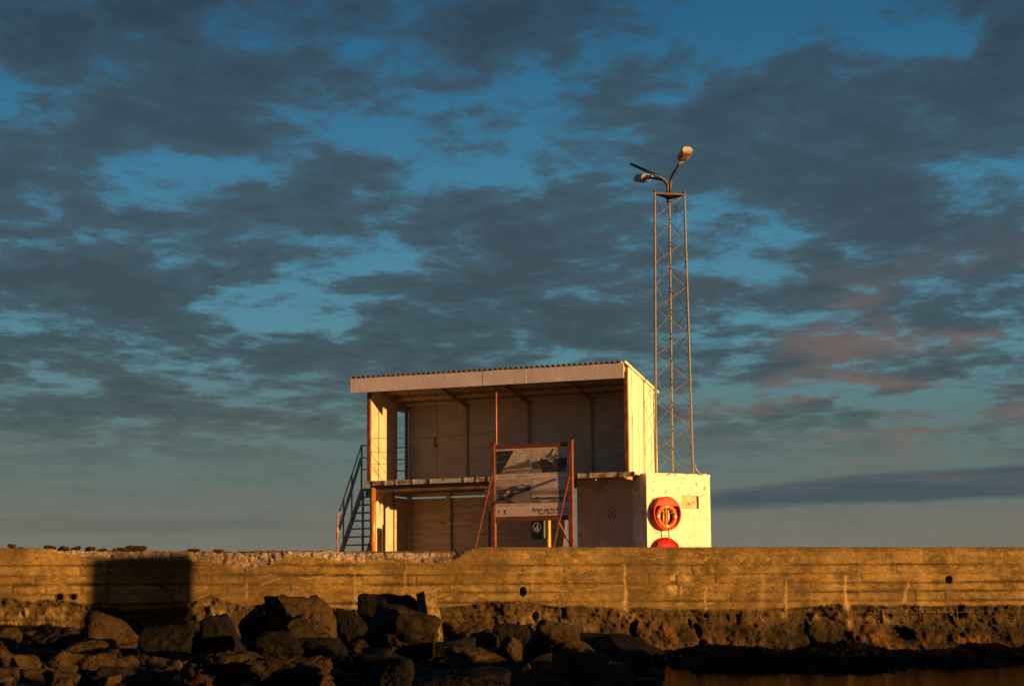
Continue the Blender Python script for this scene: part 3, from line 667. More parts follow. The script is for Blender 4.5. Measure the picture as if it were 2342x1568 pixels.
# ------------------------------------------------------------------ litter bin
bq = -0.12; qa = a_at(1235, bq, 2.3)
lbz = L(z_at(qa, bq, 1232)); 
lb = thing('litter_bin', 'dark green litter bin on a yellow pole beneath the information board', 'bin', tuple(B0 + u * qa + v * bq + np.array([0, 0, ZG])), -TH)
mb = MB(); wB = 0.185
mb.prism([(-wB, -.14), (wB * .8, -.14), (wB, -.10), (wB, .14), (-wB, .14)], lbz, lbz + 0.78, axis='z')
body = mb.build('bin_body', M['bin'], lb, bevel=0.045)
mb = MB(); N = 28; vv = []; cz = lbz + 0.30; cx_ = -0.03
for k in range(N):
    c_, s_ = math.cos(2 * math.pi * k / N), math.sin(2 * math.pi * k / N)
    vv += [(cx_ + 0.110 * c_, -0.1435, cz + 0.120 * s_), (cx_ + 0.097 * c_, -0.1435, cz + 0.106 * s_)]
mb.add(vv, [(2 * k, 2 * ((k + 1) % N), 2 * ((k + 1) % N) + 1, 2 * k + 1) for k in range(N)])
mb.box(cx_ + .0, cx_ + .035, -.145, -.1425, cz - .085, cz + .035).box(cx_ + .003, cx_ + .028, -.145, -.1425, cz + .043, cz + .07).bar((cx_ + .005, -.144, cz + .025), (cx_ - .05, -.144, cz + .0), .014, .004).box(cx_ - .06, cx_ - .03, -.145, -.1425, cz - .07, cz - .02)
mb.build('litter_symbol', M['sticker'], body)
MB().tube([(0.15, 0.21, 0), (0.15, 0.21, lbz + 0.9)], 0.062, 18).build('pole', M['yellow'], lb, smooth=True)

# ------------------------------------------------------------------ white masonry block
PH = R(30); e1 = np.array([math.cos(PH), math.sin(PH), 0]); e2 = np.array([-math.sin(PH), math.cos(PH), 0])
K0 = P(1478, 1083, 50.4); zk = K0[2]; K0 = np.array([K0[0], K0[1], 0.0])
def kpt(a, b, z): return K0 + e1 * a + e2 * b + np.array([0, 0, z])
def ka_at(px, b=0, z=2.6): return solve(lambda a: proj(kpt(a, b, z))[0] - px, -1, 5)
def kz_at(a, b, py): return solve(lambda z: proj(kpt(a, b, z))[1] - py, -5, 20)
KW = ka_at(1625); KD = 1.7
kb = thing('masonry_block', 'square white painted masonry block with peeling paint carrying the lattice mast', 'utility block', tuple(K0 + np.array([0, 0, ZG])), PH)
n0, n1 = ka_at(1558), ka_at(1599); nz1, nz0 = L(kz_at(n0, 0, 1132)), L(kz_at(n0, 0, 1161)); H = L(zk)
mb = MB(); xs = [0, n0, n1, KW]; zs_ = [0, nz0, nz1, H]
for i in range(3):
    for j in range(3):
        if i == 1 and j == 1: continue
        mb.add([(xs[i], 0, zs_[j]), (xs[i + 1], 0, zs_[j]), (xs[i + 1], 0, zs_[j + 1]), (xs[i], 0, zs_[j + 1])], [(0, 1, 2, 3)])
rd = 0.07
mb.add([(n0, 0, nz0), (n1, 0, nz0), (n1, 0, nz1), (n0, 0, nz1), (n0, rd, nz0), (n1, rd, nz0), (n1, rd, nz1), (n0, rd, nz1)], [(0, 1, 5, 4), (1, 2, 6, 5), (2, 3, 7, 6), (3, 0, 4, 7), (4, 5, 6, 7)])
mb.add([(0, 0, 0), (KW, 0, 0), (KW, 0, H), (0, 0, H), (0, KD, 0), (KW, KD, 0), (KW, KD, H), (0, KD, H)], [(0, 4, 7, 3), (1, 2, 6, 5), (3, 7, 6, 2), (4, 5, 6, 7)])
me = bpy.data.meshes.new('block_walls'); me.from_pydata(mb.v, [], mb.f); me.materials.append(M['white'])
bm = bmesh.new(); bm.from_mesh(me); bmesh.ops.remove_doubles(bm, verts=bm.verts, dist=1e-4)
# long edges get small irregularities so the arrises are not razor clean
ed = [e for e in bm.edges if e.calc_length() > 0.5]
bmesh.ops.subdivide_edges(bm, edges=ed, cuts=22, use_grid_fill=True)
bmesh.ops.recalc_face_normals(bm, faces=bm.faces)
for vt in bm.verts:
    if vt.co.z > H - .01 or abs(vt.co.x) < .01:
        vt.co += Vector((0.010 * (random.random() - .5), 0.010 * (random.random() - .5), 0.016 * (random.random() - .7)))
bm.to_mesh(me); bm.free()
MB().box(n0 + .01, n1 - .01, rd - .012, rd - .002, nz0 + .01, nz1 - .01).build('niche_panel', M['niche'], kb)
MB().box(n0 - .012, n1 + .012, -.008, -.001, nz0 - .012, nz0 - .001).build('niche_ledge', M['rust'], kb)
o = bpy.data.objects.new('block_walls', me); COL.objects.link(o); o.parent = kb
# ledge coping broken
mb = MB(); x = -0.01; rr = random.Random(3)
while x < KW:
    l_ = 0.05 + rr.random() * 0.2; x2 = min(KW + 0.01, x + l_); mb.box(x, x2 - .002, -0.012 + rr.random() * .012, KD, H - .005, H + 0.02 + rr.random() * 0.022); x = x2
mb.build('coping', M['white'], kb)

# ------------------------------------------------------------------ lifebuoy in its case
lcx = ka_at(1526, -0.15, 2.5); lcz = kz_at(lcx, -0.15, 1173.5); RC = 0.437; DC = 0.165
lc = thing('lifebuoy_case', 'round orange case marked LIFEBUOY with an open front on the white block wall', 'lifebuoy case', tuple(kpt(lcx, -0.012, lcz)), PH)
def ring(mb, prof, n=56, mi=0, a0=0, a1=2 * math.pi, closed=True):
    # prof: list of (r, y)
    N = n + (0 if closed else 1); vs = []
    for k in range(N):
        th = a0 + (a1 - a0) * k / n
        for (r_, y_) in prof: vs.append((r_ * math.cos(th), y_, r_ * math.sin(th)))
    m_ = len(prof); fs = []
    for k in range(n):
        kk = (k + 1) % N
        for j in range(m_ - 1): fs.append((k * m_ + j, kk * m_ + j, kk * m_ + j + 1, k * m_ + j + 1))
    mb.add(vs, fs, mi)
mb = MB(); ring(mb, [(0.0, 0), (RC * .97, 0), (RC, -0.01), (RC, -DC + 0.03), (RC - .012, -DC + .006), (RC - 0.04, -DC), (RC - 0.055, -DC + 0.02), (RC - 0.06, -0.03), (0.0, -0.028)])
# cover segment
ch = RC * 0.44; n = 20; rI = RC - 0.03; th0 = math.asin(ch / rI)
arc = [(rI * math.cos(th0 + (math.pi - 2 * th0) * i / n), rI * math.sin(th0 + (math.pi - 2 * th0) * i / n)) for i in range(n + 1)]
mb.prism(arc, -DC + 0.004, -DC + 0.03, axis='y')
mb.build('case_body', [M['buoycase']], lc, smooth=False)
mb = MB(); ring(mb, [(0.0, -.0305), (RC - .062, -.0305)]); ring(mb, [(RC - .0612, -.03), (RC - .0612, -DC + .03)])
mb.build('case_lining', M['casein'], lc)
text_obj('LIFEBUOY', 0.115, M['letters'], lc, 'case_lettering', (0, -DC + 0.0025, ch + 0.045), (R(90), 0, 0), 0.001, align='CENTER', width=0.42)
MB().box(.06, .12, -0.07, -0.031, -0.16, 0.10).build('sun_glint_plate', M['yellow'], lc, bevel=0.02)  # yellow plate imitates the sun glinting inside the case
MB().box(-.035, .035, -0.10, -0.031, -0.30, 0.17).build('centre_boss', M['casein'], lc, bevel=0.02)
by = tuple(kpt(lcx, -0.012, lcz))
lbv = thing('lifebuoy', 'orange ring buoy with grey tape bands held inside the open orange case', 'lifebuoy', tuple(kpt(lcx + 0.0, -0.012, lcz - 0.075)), PH)
N1, N2 = 56, 14; vs = []; fs = []; ms = []
Rb, rb = 0.262, 0.062
for i in range(N1):
    th = 2 * math.pi * i / N1
    for j in range(N2):
        p_ = 2 * math.pi * j / N2; r_ = Rb + rb * math.cos(p_)
        vs.append((r_ * math.cos(th), -0.098 + rb * math.sin(p_), r_ * math.sin(th)))
for i in range(N1):
    band = any(abs(((i + .5) / N1 * 360 - c + 180) % 360 - 180) < 8 for c in (0, 90, 180, 270))
    for j in range(N2): fs.append((i * N2 + j, ((i + 1) % N1) * N2 + j, ((i + 1) % N1) * N2 + (j + 1) % N2, i * N2 + (j + 1) % N2)); ms.append(1 if band else 0)
mb = MB(); mb.v = vs; mb.f = fs; mb.m = ms; mb.build('ring', [M['buoy'], M['reflect']], lbv, smooth=True)
mb = MB()
def sag(a, b, d, n=12):
    a = Vector(a); b = Vector(b); return [a.lerp(b, i / n) + Vector((0, -0.0, -d * 4 * (i / n) * (1 - i / n))) for i in range(n + 1)]
mb.tube(sag((-.22, -.165, .2), (.24, -.165, .2), .14), 0.008, 6)
mb.build('rope', M['rope'], lbv, smooth=True); mb = MB()
mb.tube(sag((.24, -.165, .2), (.30, -.15, -.05), -.02), 0.007, 6); mb.build('rope', M['rope'], lbv, smooth=True); mb = MB(); mb.tube(sag((-.1, -.165, -.32), (.2, -.165, -.27), .06), 0.007, 6)
mb.build('rope', M['rope'], lbv, smooth=True)
mb = MB(); rr = random.Random(2)
for k in range(7):
    mb.tube([(0.02 + .05 * (rr.random() - .5), -.165 - .02 * rr.random(), -.3 - .05 * i + .03 * rr.random()) for i in range(6 + k % 3)], 0.006, 5)
mb.tube(sag((-.22, -.16, -.3), (-.02, -.16, -.34), .09), 0.005, 5)
mb.build('hanging_rope', M['rope'], lbv, smooth=True)
# handle-like yellow tube imitating sun reflected inside the ring
mb = MB(); mb.tube([(-.085, -.08, -.2), (-.085, -.08, .16)], 0.028, 12); mb.build('sun_glint_tube', M['yellow'], lbv, smooth=True)
# second case, only its rounded top clears the wall
l2 = kz_at(lcx, -0.15, 1267)
rc = thing('lifebuoy_case', 'closed round red case low on the white block, mostly behind the seawall', 'lifebuoy case', tuple(kpt(lcx + .0, -0.012, l2)), PH)
mb = MB(); ring(mb, [(0, 0), (RC, 0), (RC, -0.08), (RC - .01, -.10), (RC - .05, -.135), (RC * .6, -.165), (0.0, -.175)]); mb.build('case_cover', M['redcase'], rc, smooth=True)
for s_ in (-1, 1):
    MB().bar((s_ * .26, -.155, .30), (s_ * .33, -.145, .20), 0.02, 0.03).build('catch', M['black'], rc)

# ------------------------------------------------------------------ lattice mast
YF = 50.45
def mp_(px, py, Y): return P(px, py, Y)
zb_ = zk + 0.02; 
Lb = P(1500, 1077, 51.0); Rb_ = P(1585, 1077, 51.4); Mb = P(1538, 1077, 51.9)
Lt = P(1497.5, 443, 51.1); Rt = P(1565, 442, 51.3); Mt = P(1531, 456, 51.8)
for q in (Lb, Rb_, Mb): q[2] = zb_
zt3 = (Lt[2] + Rt[2]) / 2; Mt[2] = zt3; Rt[2] = zt3; Lt[2] = zt3
mo = (Lb + Rb_ + Mb) / 3; mo[2] = zb_
ms_ = thing('lattice_mast', 'tall three-legged lattice lamp mast standing on the white block', 'lamp mast', tuple(mo))
def ml(p): return tuple(np.asarray(p) - mo)
legs = [(Lb, Lt), (Rb_, Rt), (Mb, Mt)]
for a_, b_ in legs:
    mb = MB(); mb.tube([ml(a_), ml(b_)], [0.032, 0.026], 12)
    d_ = (b_ - a_)
    for k in range(1, 9):
        c_ = a_ + d_ * k / 9; mb.tube([ml(c_ - d_ * .0018), ml(c_ + d_ * .0018)], 0.036, 12)
    mb.box(ml(a_)[0] - .09, ml(a_)[0] + .09, ml(a_)[1] - .09, ml(a_)[1] + .09, 0, 0.025)
    mb.build('leg', M['galv'], ms_, smooth=False)
    mb = MB().tube([ml(b_ + np.array([0, 0, -.03])), ml(b_ + np.array([0, 0, .12]))], 0.02, 8).tube([ml(b_ + np.array([0, 0, .02])), ml(b_ + np.array([0, 0, .045]))], 0.05, 8).build('bolt', M['plate'], ms_)
def zig(la, lb, ph, per_=6.05, n_=None):
    mb = MB(); tt = ph; k = 0; st_ = 0.5 / per_
    pts = []
    while tt <= 1.0:
        l_ = la if k % 2 == 0 else lb
        pts.append(l_[0] + (l_[1] - l_[0]) * tt); tt += st_; k += 1
    for i in range(len(pts) - 1): mb.tube([ml(pts[i]), ml(pts[i + 1])], 0.0095, 6)
    mb.build('lattice_brace', M['galv'], ms_)
zig(legs[1], legs[0], 0.005); zig(legs[0], legs[2], 0.005); zig(legs[2], legs[1], 0.09)
zig(legs[2], legs[1], 0.005)
# top plate
mb = MB(); ctr = (Lt + Rt + Mt) / 3
ex = [ml(ctr + (q - ctr) * 1.08) for q in (Lt, Rt, Mt)]
mb.add([(e[0], e[1], e[2] + dz_) for dz_ in (-0.012, 0.012) for e in ex], [(0, 2, 1), (3, 4, 5), (0, 1, 4, 3), (1, 2, 5, 4), (2, 0, 3, 5)])
for i in range(3):
    a_, b_ = Vector(ex[i]), Vector(ex[(i + 1) % 3]); mb.bar(a_ - Vector((0, 0, .02)), b_ - Vector((0, 0, .02)), 0.012, 0.03)
mb.build('top_plate', M['plate'], ms_)
MB().tube([ml(Mt + np.array([-.02, 0, -.12])), ml(Mt + np.array([-.02, 0, .02]))], 0.06, 10).build('pipe_socket', M['plate'], ms_)
MB().tube([ml(Rt * .4 + Mt * .6 + np.array([0, 0, -.03])), ml(Rt * .4 + Mt * .6 + np.array([.03, 0, -.3])), ml(Rt * .4 + Mt * .6 + np.array([-.01, 0, -.75]))], 0.006, 5).build('cable', M['black'], ms_)
# arms
def bez(p0, p1, p2, n=10): return [tuple((1 - t_) ** 2 * p0[i] + 2 * t_ * (1 - t_) * p1[i] + t_ * t_ * p2[i] for i in range(3)) for t_ in [k / n for k in range(n + 1)]]
def arm(bpx, bend, end, Yb, Ye, name='lamp_arm', rad=0.036):
    A = np.array(ml(P(bpx, 447, Yb))); A2 = np.array(ml(P(bpx, bend[1] + 8, Yb))); 
    Bp = np.array(ml(P(bend[0], bend[1] - 6, Yb))); E = np.array(ml(P(end[0], end[1], Ye)))
    K = Bp + (E - Bp) * .16
    pts = [tuple(A)] + bez(A2, Bp, K) + [tuple(E)]
    return MB().tube(pts, rad, 12).build(name, M['armpipe'], ms_, smooth=True), E, (E - K) / np.linalg.norm(E - K)
a1_, E1, D1 = arm(1527, (1521, 416), (1443, 375), 51.55, 51.0)
a2_, E2, D2 = arm(1527.5, (1520, 418), (1487, 406), 51.67, 52.2)
a3_, E3, D3 = arm(1533, (1534, 414), (1556, 371), 51.55, 50.7)
def lamphead(E, d, L_, Wd, roll=0.0):
    d = Vector(d).normalized(); s_ = d.cross(Vector((0, 0, 1))).normalized(); up_ = s_.cross(d).normalized()
    if roll: q = Matrix.Rotation(roll, 3, d); s_ = q @ s_; up_ = q @ up_
    secs = [(-.10, .05, .045, -.045), (0, .09, .06, -.05), (.10, .16, .09, -.03), (L_ * .32, Wd, .13, -.03), (L_ * .9, Wd, .13, -.03), (L_, Wd * .9, .10, -.025)]
    mb = MB(); vs = []
    for (x_, w_, zt_q, zb_q) in secs:
        for (sx, zz1) in [(-w_ / 2, zb_q), (-w_ / 2, zb_q + (zt_q - zb_q) * .45), (-w_ * .34, zt_q), (w_ * .34, zt_q), (w_ / 2, zb_q + (zt_q - zb_q) * .45), (w_ / 2, zb_q)]:
            vs.append(Vector(E) + d * x_ + s_ * sx + up_ * zz1)
    fs = []
    for i in range(len(secs) - 1):
        for k in range(6): fs.append((i * 6 + k, i * 6 + (k + 1) % 6, (i + 1) * 6 + (k + 1) % 6, (i + 1) * 6 + k))
    fs += [tuple(range(5, -1, -1)), tuple((len(secs) - 1) * 6 + k for k in range(6))]
    mb.add(vs, fs); hd = mb.build('lamp_head', M['lamp'], ms_, bevel=0.008)
    mb = MB(); vs = []; rings = [(1.0, -.032), (.97, -.045), (.85, -.06), (.45, -.068)]
    for (k_, dz_) in rings:
        for (fx, fw) in [(.30, .9), (.5, .98), (.86, .98), (.97, .9), (.97, -.9), (.86, -.98), (.5, -.98), (.30, -.9)]:
            cx_q = .55; x_ = (cx_q + (fx - cx_q) * k_) * L_
            vs.append(Vector(E) + d * x_ + s_ * (fw * Wd / 2 * k_ * .93) + up_ * dz_)
    fs = []
    for i in range(3):
        for k in range(8): fs.append((i * 8 + k, i * 8 + (k + 1) % 8, (i + 1) * 8 + (k + 1) % 8, (i + 1) * 8 + k))
    fs.append(tuple(24 + k for k in range(8)))
    mb.add(vs, fs); mb.build('lens', M['lens'], hd, smooth=False)
D2 = np.array([D2[0], D2[1], D2[2] * .15]); lamphead(E2, D2, 0.56, 0.34)
lamphead(E3, D3, 0.66, 0.30)
MB().tube([ml(Rb_ + np.array([.05, -.02, .3])), ml(Rb_ + np.array([.08, -.02, .15])), ml(Rb_ + np.array([.2, -.02, .03])), ml(Rb_ + np.array([.35, -.02, .03]))], 0.015, 8).build('cable', M['cable'], ms_, smooth=True)

# ------------------------------------------------------------------ seawall
YAW = R(11.4); wd = np.array([math.cos(YAW), math.sin(YAW), 0]); wn = np.array([math.sin(YAW), -math.cos(YAW), 0])   # along / outward
W0 = np.array([0, 40.0, 0.0])
ZW = P(1500, 1251, 40.0 + 3.05 * math.tan(YAW))[2]
def wpt(s, z, off=0): return W0 + wd * s + wn * off + np.array([0, 0, z])
s_arr = np.arange(-14.0, 15.0, 0.022); 
px_s = np.array([proj(wpt(s, 0.75))[0] for s in s_arr])
def s_at(px): return float(np.interp(px, px_s, s_arr))
# vertical samples: front face from top to below the beach, plus top surface samples
z_front = np.arange(ZW, -1.25, -0.022); nz_ = len(z_front)
zt_arr = z_front
S, Zg = np.meshgrid(s_arr, zt_arr, indexing='ij')
PXg = np.repeat(px_s[:, None], nz_, axis=1)
yt = np.array([proj(wpt(s, ZW))[1] for s in s_arr]); ym = np.array([proj(wpt(s, ZW - 1))[1] for s in s_arr])
PYg = yt[:, None] + (ZW - Zg) * (ym - yt)[:, None]
P3 = np.stack([S, Zg, np.zeros_like(S)], -1)
bx_ = [-400, 120, 130, 235, 443, 508, 570, 601, 653, 705, 783, 812, 888, 966, 1031, 1070, 1096, 1100, 3000]
by_ = [1200, 1251, 1264, 1273, 1282, 1291, 1299, 1295, 1275, 1273, 1284, 1286, 1274, 1287, 1281, 1260, 1251, 1200, 1200]
lowb = np.interp(px_s, bx_, by_)[:, None] + 3.0 * fbm(np.stack([S[:, :1] * 6, S[:, :1] * 0, S[:, :1] * 0], -1), 4)
broken = sstep(1.5, -1.5, PYg - lowb)
topdrop_px = np.interp(px_s, [-400, 0, 118, 130, 300, 1030, 1060, 1085, 1096, 3000], [2, 2, 3, 6, 9, 9.5, 7, 3, 0, 0])
topdrop = topdrop_px / (ym - yt)        # metres
# horizontal formwork joints
zline = [0.36, 0.55, 0.73, 0.915, 1.10, 1.28, 1.40]   # distance from top
groove = np.zeros_like(S); rs = np.random.RandomState(5)
vj = np.zeros_like(S)
dT = ZW - Zg
for k, zl in enumerate(zline):
    wob = 0.012 * fbm(np.stack([S * 0.35 + k * 9, S * 0 + k, S * 0], -1), 2) + 0.004 * fbm(np.stack([S * 5 + k * 9, S * 0 + k, S * 0], -1), 3)
    strength = sstep(-0.35, 0.25, fbm(np.stack([S * 0.55 + 31 * k, S * 0 + 3.3 * k, S * 0], -1), 3)) * 0.6 + 0.4
    wdt = 0.015 + 0.022 * np.clip(fbm(np.stack([S * 2.1 + 13 * k, S * 0, S * 0 + k], -1), 3), 0, 1)
    groove = np.maximum(groove, strength * np.exp(-((dT - zl - wob) / wdt) ** 2))
    nxt = zline[k + 1] if k < len(zline) - 1 else zl + .15
    for s_ in rs.uniform(-14, 15, 11):
        inside = sstep(zl - .01, zl + .01, dT) * sstep(nxt + .01, nxt - .01, dT)
        vj = np.maximum(vj, 0.8 * inside * np.exp(-((S - s_ - 0.004 * np.sin(dT * 40)) / 0.011) ** 2))
groove = np.maximum(groove, vj)
groove = groove * (1 - broken)
# pale streaks
streak = np.zeros_like(S)
for (px, y0, y1, wpx, a_) in [(812, 1300, 1392, 3, .5), (929, 1280, 1345, 3, .5), (1430, 1288, 1393, 4, 1), (1613, 1338, 1395, 3, .8), (1797, 1325, 1392, 3, .8), (1743, 1290, 1392, 8, .35), (1935, 1312, 1392, 4.5, 1),
                           (2070, 1325, 1390, 6, .65), (2035, 1280, 1330, 9, .35), (1770, 1275, 1310, 12, .3), (1855, 1340, 1392, 3, .4), (235, 1325, 1345, 4, .4), (240, 1285, 1310, 3.5, .6), (1520, 1290, 1330, 14, .15), (2110, 1300, 1390, 10, .2), (566, 1330, 1365, 3, .5), (1305, 1300, 1340, 5, .2)]:
    prog = np.clip((PYg - y0) / (y1 - y0), 0, 1)
    cxp_ = px + (px == 2070) * (8 - 16 * prog) + 2.5 * fbm(np.stack([Zg * 5 + px, Zg * 0 + px, Zg * 0], -1), 3)
    ww = wpx * (0.45 + 0.9 * prog) * (0.8 + 0.5 * fbm(np.stack([Zg * 14, Zg * 0 + px, Zg * 0], -1), 2))
    m_ = np.exp(-((PXg - cxp_) / np.maximum(ww, .8)) ** 2) * sstep(y0 - 2, y0 + 6, PYg) * sstep(y1 + 6, y1 - 2, PYg)
    streak = np.maximum(streak, a_ * m_)
# small horizontal cracks off the streaks
for (px0, px1, y0_, sl_) in [(1310, 1430, 1352, -.12), (1420, 1470, 1345, -.1), (1935, 1990, 1330, -.2), (1925, 1985, 1344, -.05), (590, 650, 1338, -.3), (590, 640, 1317, -.05), (800, 860, 1310, 0), (1590, 1640, 1384, -.1), (1900, 1960, 1337, .12), (1160, 1300, 1312, -.1), (1060, 1110, 1306, 0), (300, 340, 1340, .1), (700, 760, 1322, -.15)]:
    yl_ = y0_ + sl_ * (PXg - px0) + 1.6 * fbm(np.stack([S * 4, S * 0 + px0, S * 0], -1), 3)
    streak = np.maximum(streak, 0.55 * np.exp(-((PYg - yl_) / 1.1) ** 2) * sstep(px0, px0 + 8, PXg) * sstep(px1, px1 - 8, PXg))
# chalky ghost patch
patch = 1.3 * np.exp(-(((PXg - 1551) / 27) ** 2 + ((PYg - 1335) / 25) ** 2) ** 2.2) * sstep(-.35, .25, fbm(P3 * np.array([9, 9, 1]) + 5, 4)) * sstep(2, 6, np.abs(PXg - 1553 + (PYg - 1340) * .1))
# eroded base
baseb = np.interp(px_s, [-500, 0, 120, 190, 300, 420, 480, 560, 1000, 1180, 1250, 1400, 1550, 1700, 1900, 2000, 2180, 2342, 3000],
                  [1362, 1368, 1374, 1385, 1392, 1388, 1362, 1385, 1392, 1372, 1385, 1391, 1392, 1396, 1384, 1384, 1382, 1382, 1382])[:, None] + 4 * fbm(np.stack([S[:, :1] * 2.2, S[:, :1] * 0, S[:, :1] * 0 + 4], -1), 4)
base = sstep(-2.0, 2.0, PYg - baseb)
basen = fbm(P3 * np.array([1.6, 2.2, 1]), 5, .55); basef = fbm(P3 * np.array([7, 6, 1]) + 9, 4, .55)
lich = np.zeros_like(S)
for (px, py, rx, ry) in [(1510, 1452, 38, 24), (1445, 1475, 60, 14), (1620, 1468, 30, 18), (1720, 1480, 60, 14), (1400, 1490, 40, 10), (2060, 1470, 60, 14), (1990, 1455, 50, 14), (1330, 1475, 30, 12), (2200, 1465, 80, 16)]:
    lich = np.maximum(lich, np.exp(-(((PXg - px) / rx) ** 2 + ((PYg - py) / ry) ** 2)))
lich = lich * sstep(-.3, .3, basef) * base
palep = np.zeros_like(S)
for (px, py, rx, ry) in [(1934, 1424, 12, 14), (1928, 1403, 10, 6), (1742, 1412, 6, 7), (1790, 1405, 14, 8), (1865, 1408, 10, 7), (1230, 1418, 40, 22), (1430, 1410, 26, 14), (1330, 1433, 30, 8), (2020, 1410, 50, 14), (2110, 1402, 60, 10), (1430, 1386, 26, 6), (90, 1400, 110, 16), (60, 1430, 90, 12), (470, 1392, 30, 18), (500, 1402, 26, 8)]:
    palep = np.maximum(palep, np.exp(-(((PXg - px) / rx) ** 2 + ((PYg - py) / ry) ** 2) ** 1.5))
palep = palep * sstep(-.5, .35, basef)
ruststain = np.zeros_like(S)
for (px, py, rx, ry, a_) in [(2170, 1362, 11, 32, .8), (1190, 1372, 14, 16, .55), (185, 1392, 16, 8, .6), (2040, 1368, 8, 12, .5)]:
    ruststain = np.maximum(ruststain, a_ * np.exp(-(((PXg - px) / rx) ** 2 + ((PYg - py) / ry) ** 2) ** 1.3))
# dark recesses and cracks in the base
hole = np.zeros_like(S)
for (px, py, rx, ry) in [(1225, 1410, 5, 9), (1290, 1408, 4, 9), (1600, 1470, 10, 9), (1592, 1440, 5, 14), (1580, 1425, 4, 10), (2015, 1412, 3.5, 15), (2100, 1405, 3.5, 12), (2175, 1410, 5, 14), (2195, 1402, 12, 8), (2050, 1440, 22, 8), (2060, 1452, 10, 6), (1850, 1478, 9, 22), (1842, 1440, 4, 22), (1910, 1470, 10, 9), (1440, 1440, 5, 10), (1448, 1425, 10, 4), (2190, 1448, 5, 5), (1385, 1465, 16, 4)]:
    hole = np.maximum(hole, np.exp(-(((PXg - px + 2 * basef * 3) / rx) ** 2 + ((PYg - py + basef * 3) / ry) ** 2) ** 2))
crack = np.exp(-((PYg - (1390 + 2.5 * fbm(np.stack([S * 2, S * 0 + 77, S * 0], -1), 4))) / 1.6) ** 2) * sstep(990, 1010, PXg) * sstep(-.5, .1, fbm(np.stack([S * .9, S * 0, S * 0 + 3], -1), 2))
# displacement
off = -0.035 * groove - 0.05 * crack
off += 0.006 * fbm(P3 * np.array([9, 14, 1]), 3) + 0.012 * fbm(P3 * np.array([1.5, 5, 1]) + 60, 3)
brd = np.clip((lowb - PYg) / 30, 0, 1.2)
off += broken * (-0.03 - 0.26 * brd + 0.035 * fbm(P3 * np.array([8, 8, 1]) + 3, 4) + 0.02 * fbm(P3 * np.array([24, 24, 1]), 2))
ter = basen * 1.8 + basef * .3; ter = (np.floor(ter) + sstep(.35, .65, ter - np.floor(ter))) / 1.8
bamp = 0.10 + 0.0 * S
off += base * (-0.015 + bamp * (0.25 * basen + 0.75 * ter) + 0.026 * basef + 0.22 * sstep(0.0, -.7, Zg) + 0.012 * fbm(P3 * np.array([26, 20, 1]), 3))
off -= 0.22 * hole
pipes = [(137, 1365, 7.5, 8.5), (169, 1364, 7, 7.5), (1195, 1352, 6, 10), (2170, 1325, 6.5, 8)]
for (px, py, rx, ry) in pipes: off -= 0.5 * sstep(1.15, .85, ((PXg - px) / rx) ** 2 + ((PYg - py) / ry) ** 2)
pts = W0 + S[..., None] * wd + off[..., None] * wn
pts[..., 2] = Zg + 0.008 * base * fbm(P3 * np.array([11, 11, 1]) + 40, 2)
# lower the top edge where broken
rag = 0.018 * fbm(np.stack([s_arr * 7, s_arr * 0, s_arr * 0 + 8], -1), 4) * sstep(3, 8, topdrop_px) + 0.014 * fbm(np.stack([s_arr * 1.1, s_arr * 0, s_arr * 0 + 5], -1), 3) * sstep(1, 5, topdrop_px)
ztop_s = ZW - topdrop + rag
pts[..., 2] = np.minimum(pts[..., 2], ztop_s[:, None])
NS = len(s_arr)
# top and back rows
rows_top = []
for dback, dzb in [(0.62, 0), (0.30, 0.0), (0.04, 0.0)]:
    q = W0 + s_arr[:, None] * wd - wn * (dback + 0.0 * s_arr[:, None]); q[:, 2] = ztop_s + dzb + (0.02 * fbm(np.stack([s_arr * 9, s_arr * 0 + dback * 20, s_arr * 0], -1), 3) - .005) * sstep(3, 8, topdrop_px) + 0.003
    if dback == 0.04: q = (pts[:, 0, :] - wn * 0.015) ; q[:, 2] += 0.006 
    rows_top.append(q)
back = W0 + s_arr[:, None] * wd - wn * 0.62; back[:, 2] = -1.25
V = np.concatenate([back[:, None], np.stack(rows_top, 1), pts], 1)    # NS x (4+nz) x 3
nc = V.shape[1]
idx = np.arange(NS * nc).reshape(NS, nc)
fa = np.stack([idx[:-1, :-1], idx[:-1, 1:], idx[1:, 1:], idx[1:, :-1]], -1).reshape(-1, 4)
me = bpy.data.meshes.new('seawall')
me.vertices.add(NS * nc); me.vertices.foreach_set('co', V.reshape(-1))
me.loops.add(len(fa) * 4); me.loops.foreach_set('vertex_index', fa.reshape(-1)[::1])
me.polygons.add(len(fa)); me.polygons.foreach_set('loop_start', np.arange(0, len(fa) * 4, 4)); me.polygons.foreach_set('loop_total', np.full(len(fa), 4))
me.polygons.foreach_set('use_smooth', np.ones(len(fa), bool))
me.update(); me.validate()
def pad(a, topv): 
    t_ = np.repeat(topv[:, None], 4, 1); return np.concatenate([t_, a], 1)
def attr(name, a, topv=None):
    if topv is None: topv = a[:, 0]
    at = me.attributes.new(name, 'FLOAT', 'POINT'); at.data.foreach_set('value', pad(a, topv).reshape(-1).astype(np.float32))
attr('broken', broken); attr('joint', np.clip(groove + crack + hole, 0, 1), np.zeros(NS)); attr('streak', np.clip(streak + patch, 0, 1), np.zeros(NS))
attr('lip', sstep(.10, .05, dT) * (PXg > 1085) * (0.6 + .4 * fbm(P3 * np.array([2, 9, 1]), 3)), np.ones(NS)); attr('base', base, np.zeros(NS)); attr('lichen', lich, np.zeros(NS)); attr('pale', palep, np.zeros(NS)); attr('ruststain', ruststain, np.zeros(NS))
m, t, b = newmat('board_marked_concrete')
tc = t.node('ShaderNodeTexCoord').outputs['Object']
def A(n): 
    q = t.node('ShaderNodeAttribute', attribute_name=n); return q.outputs['Fac']
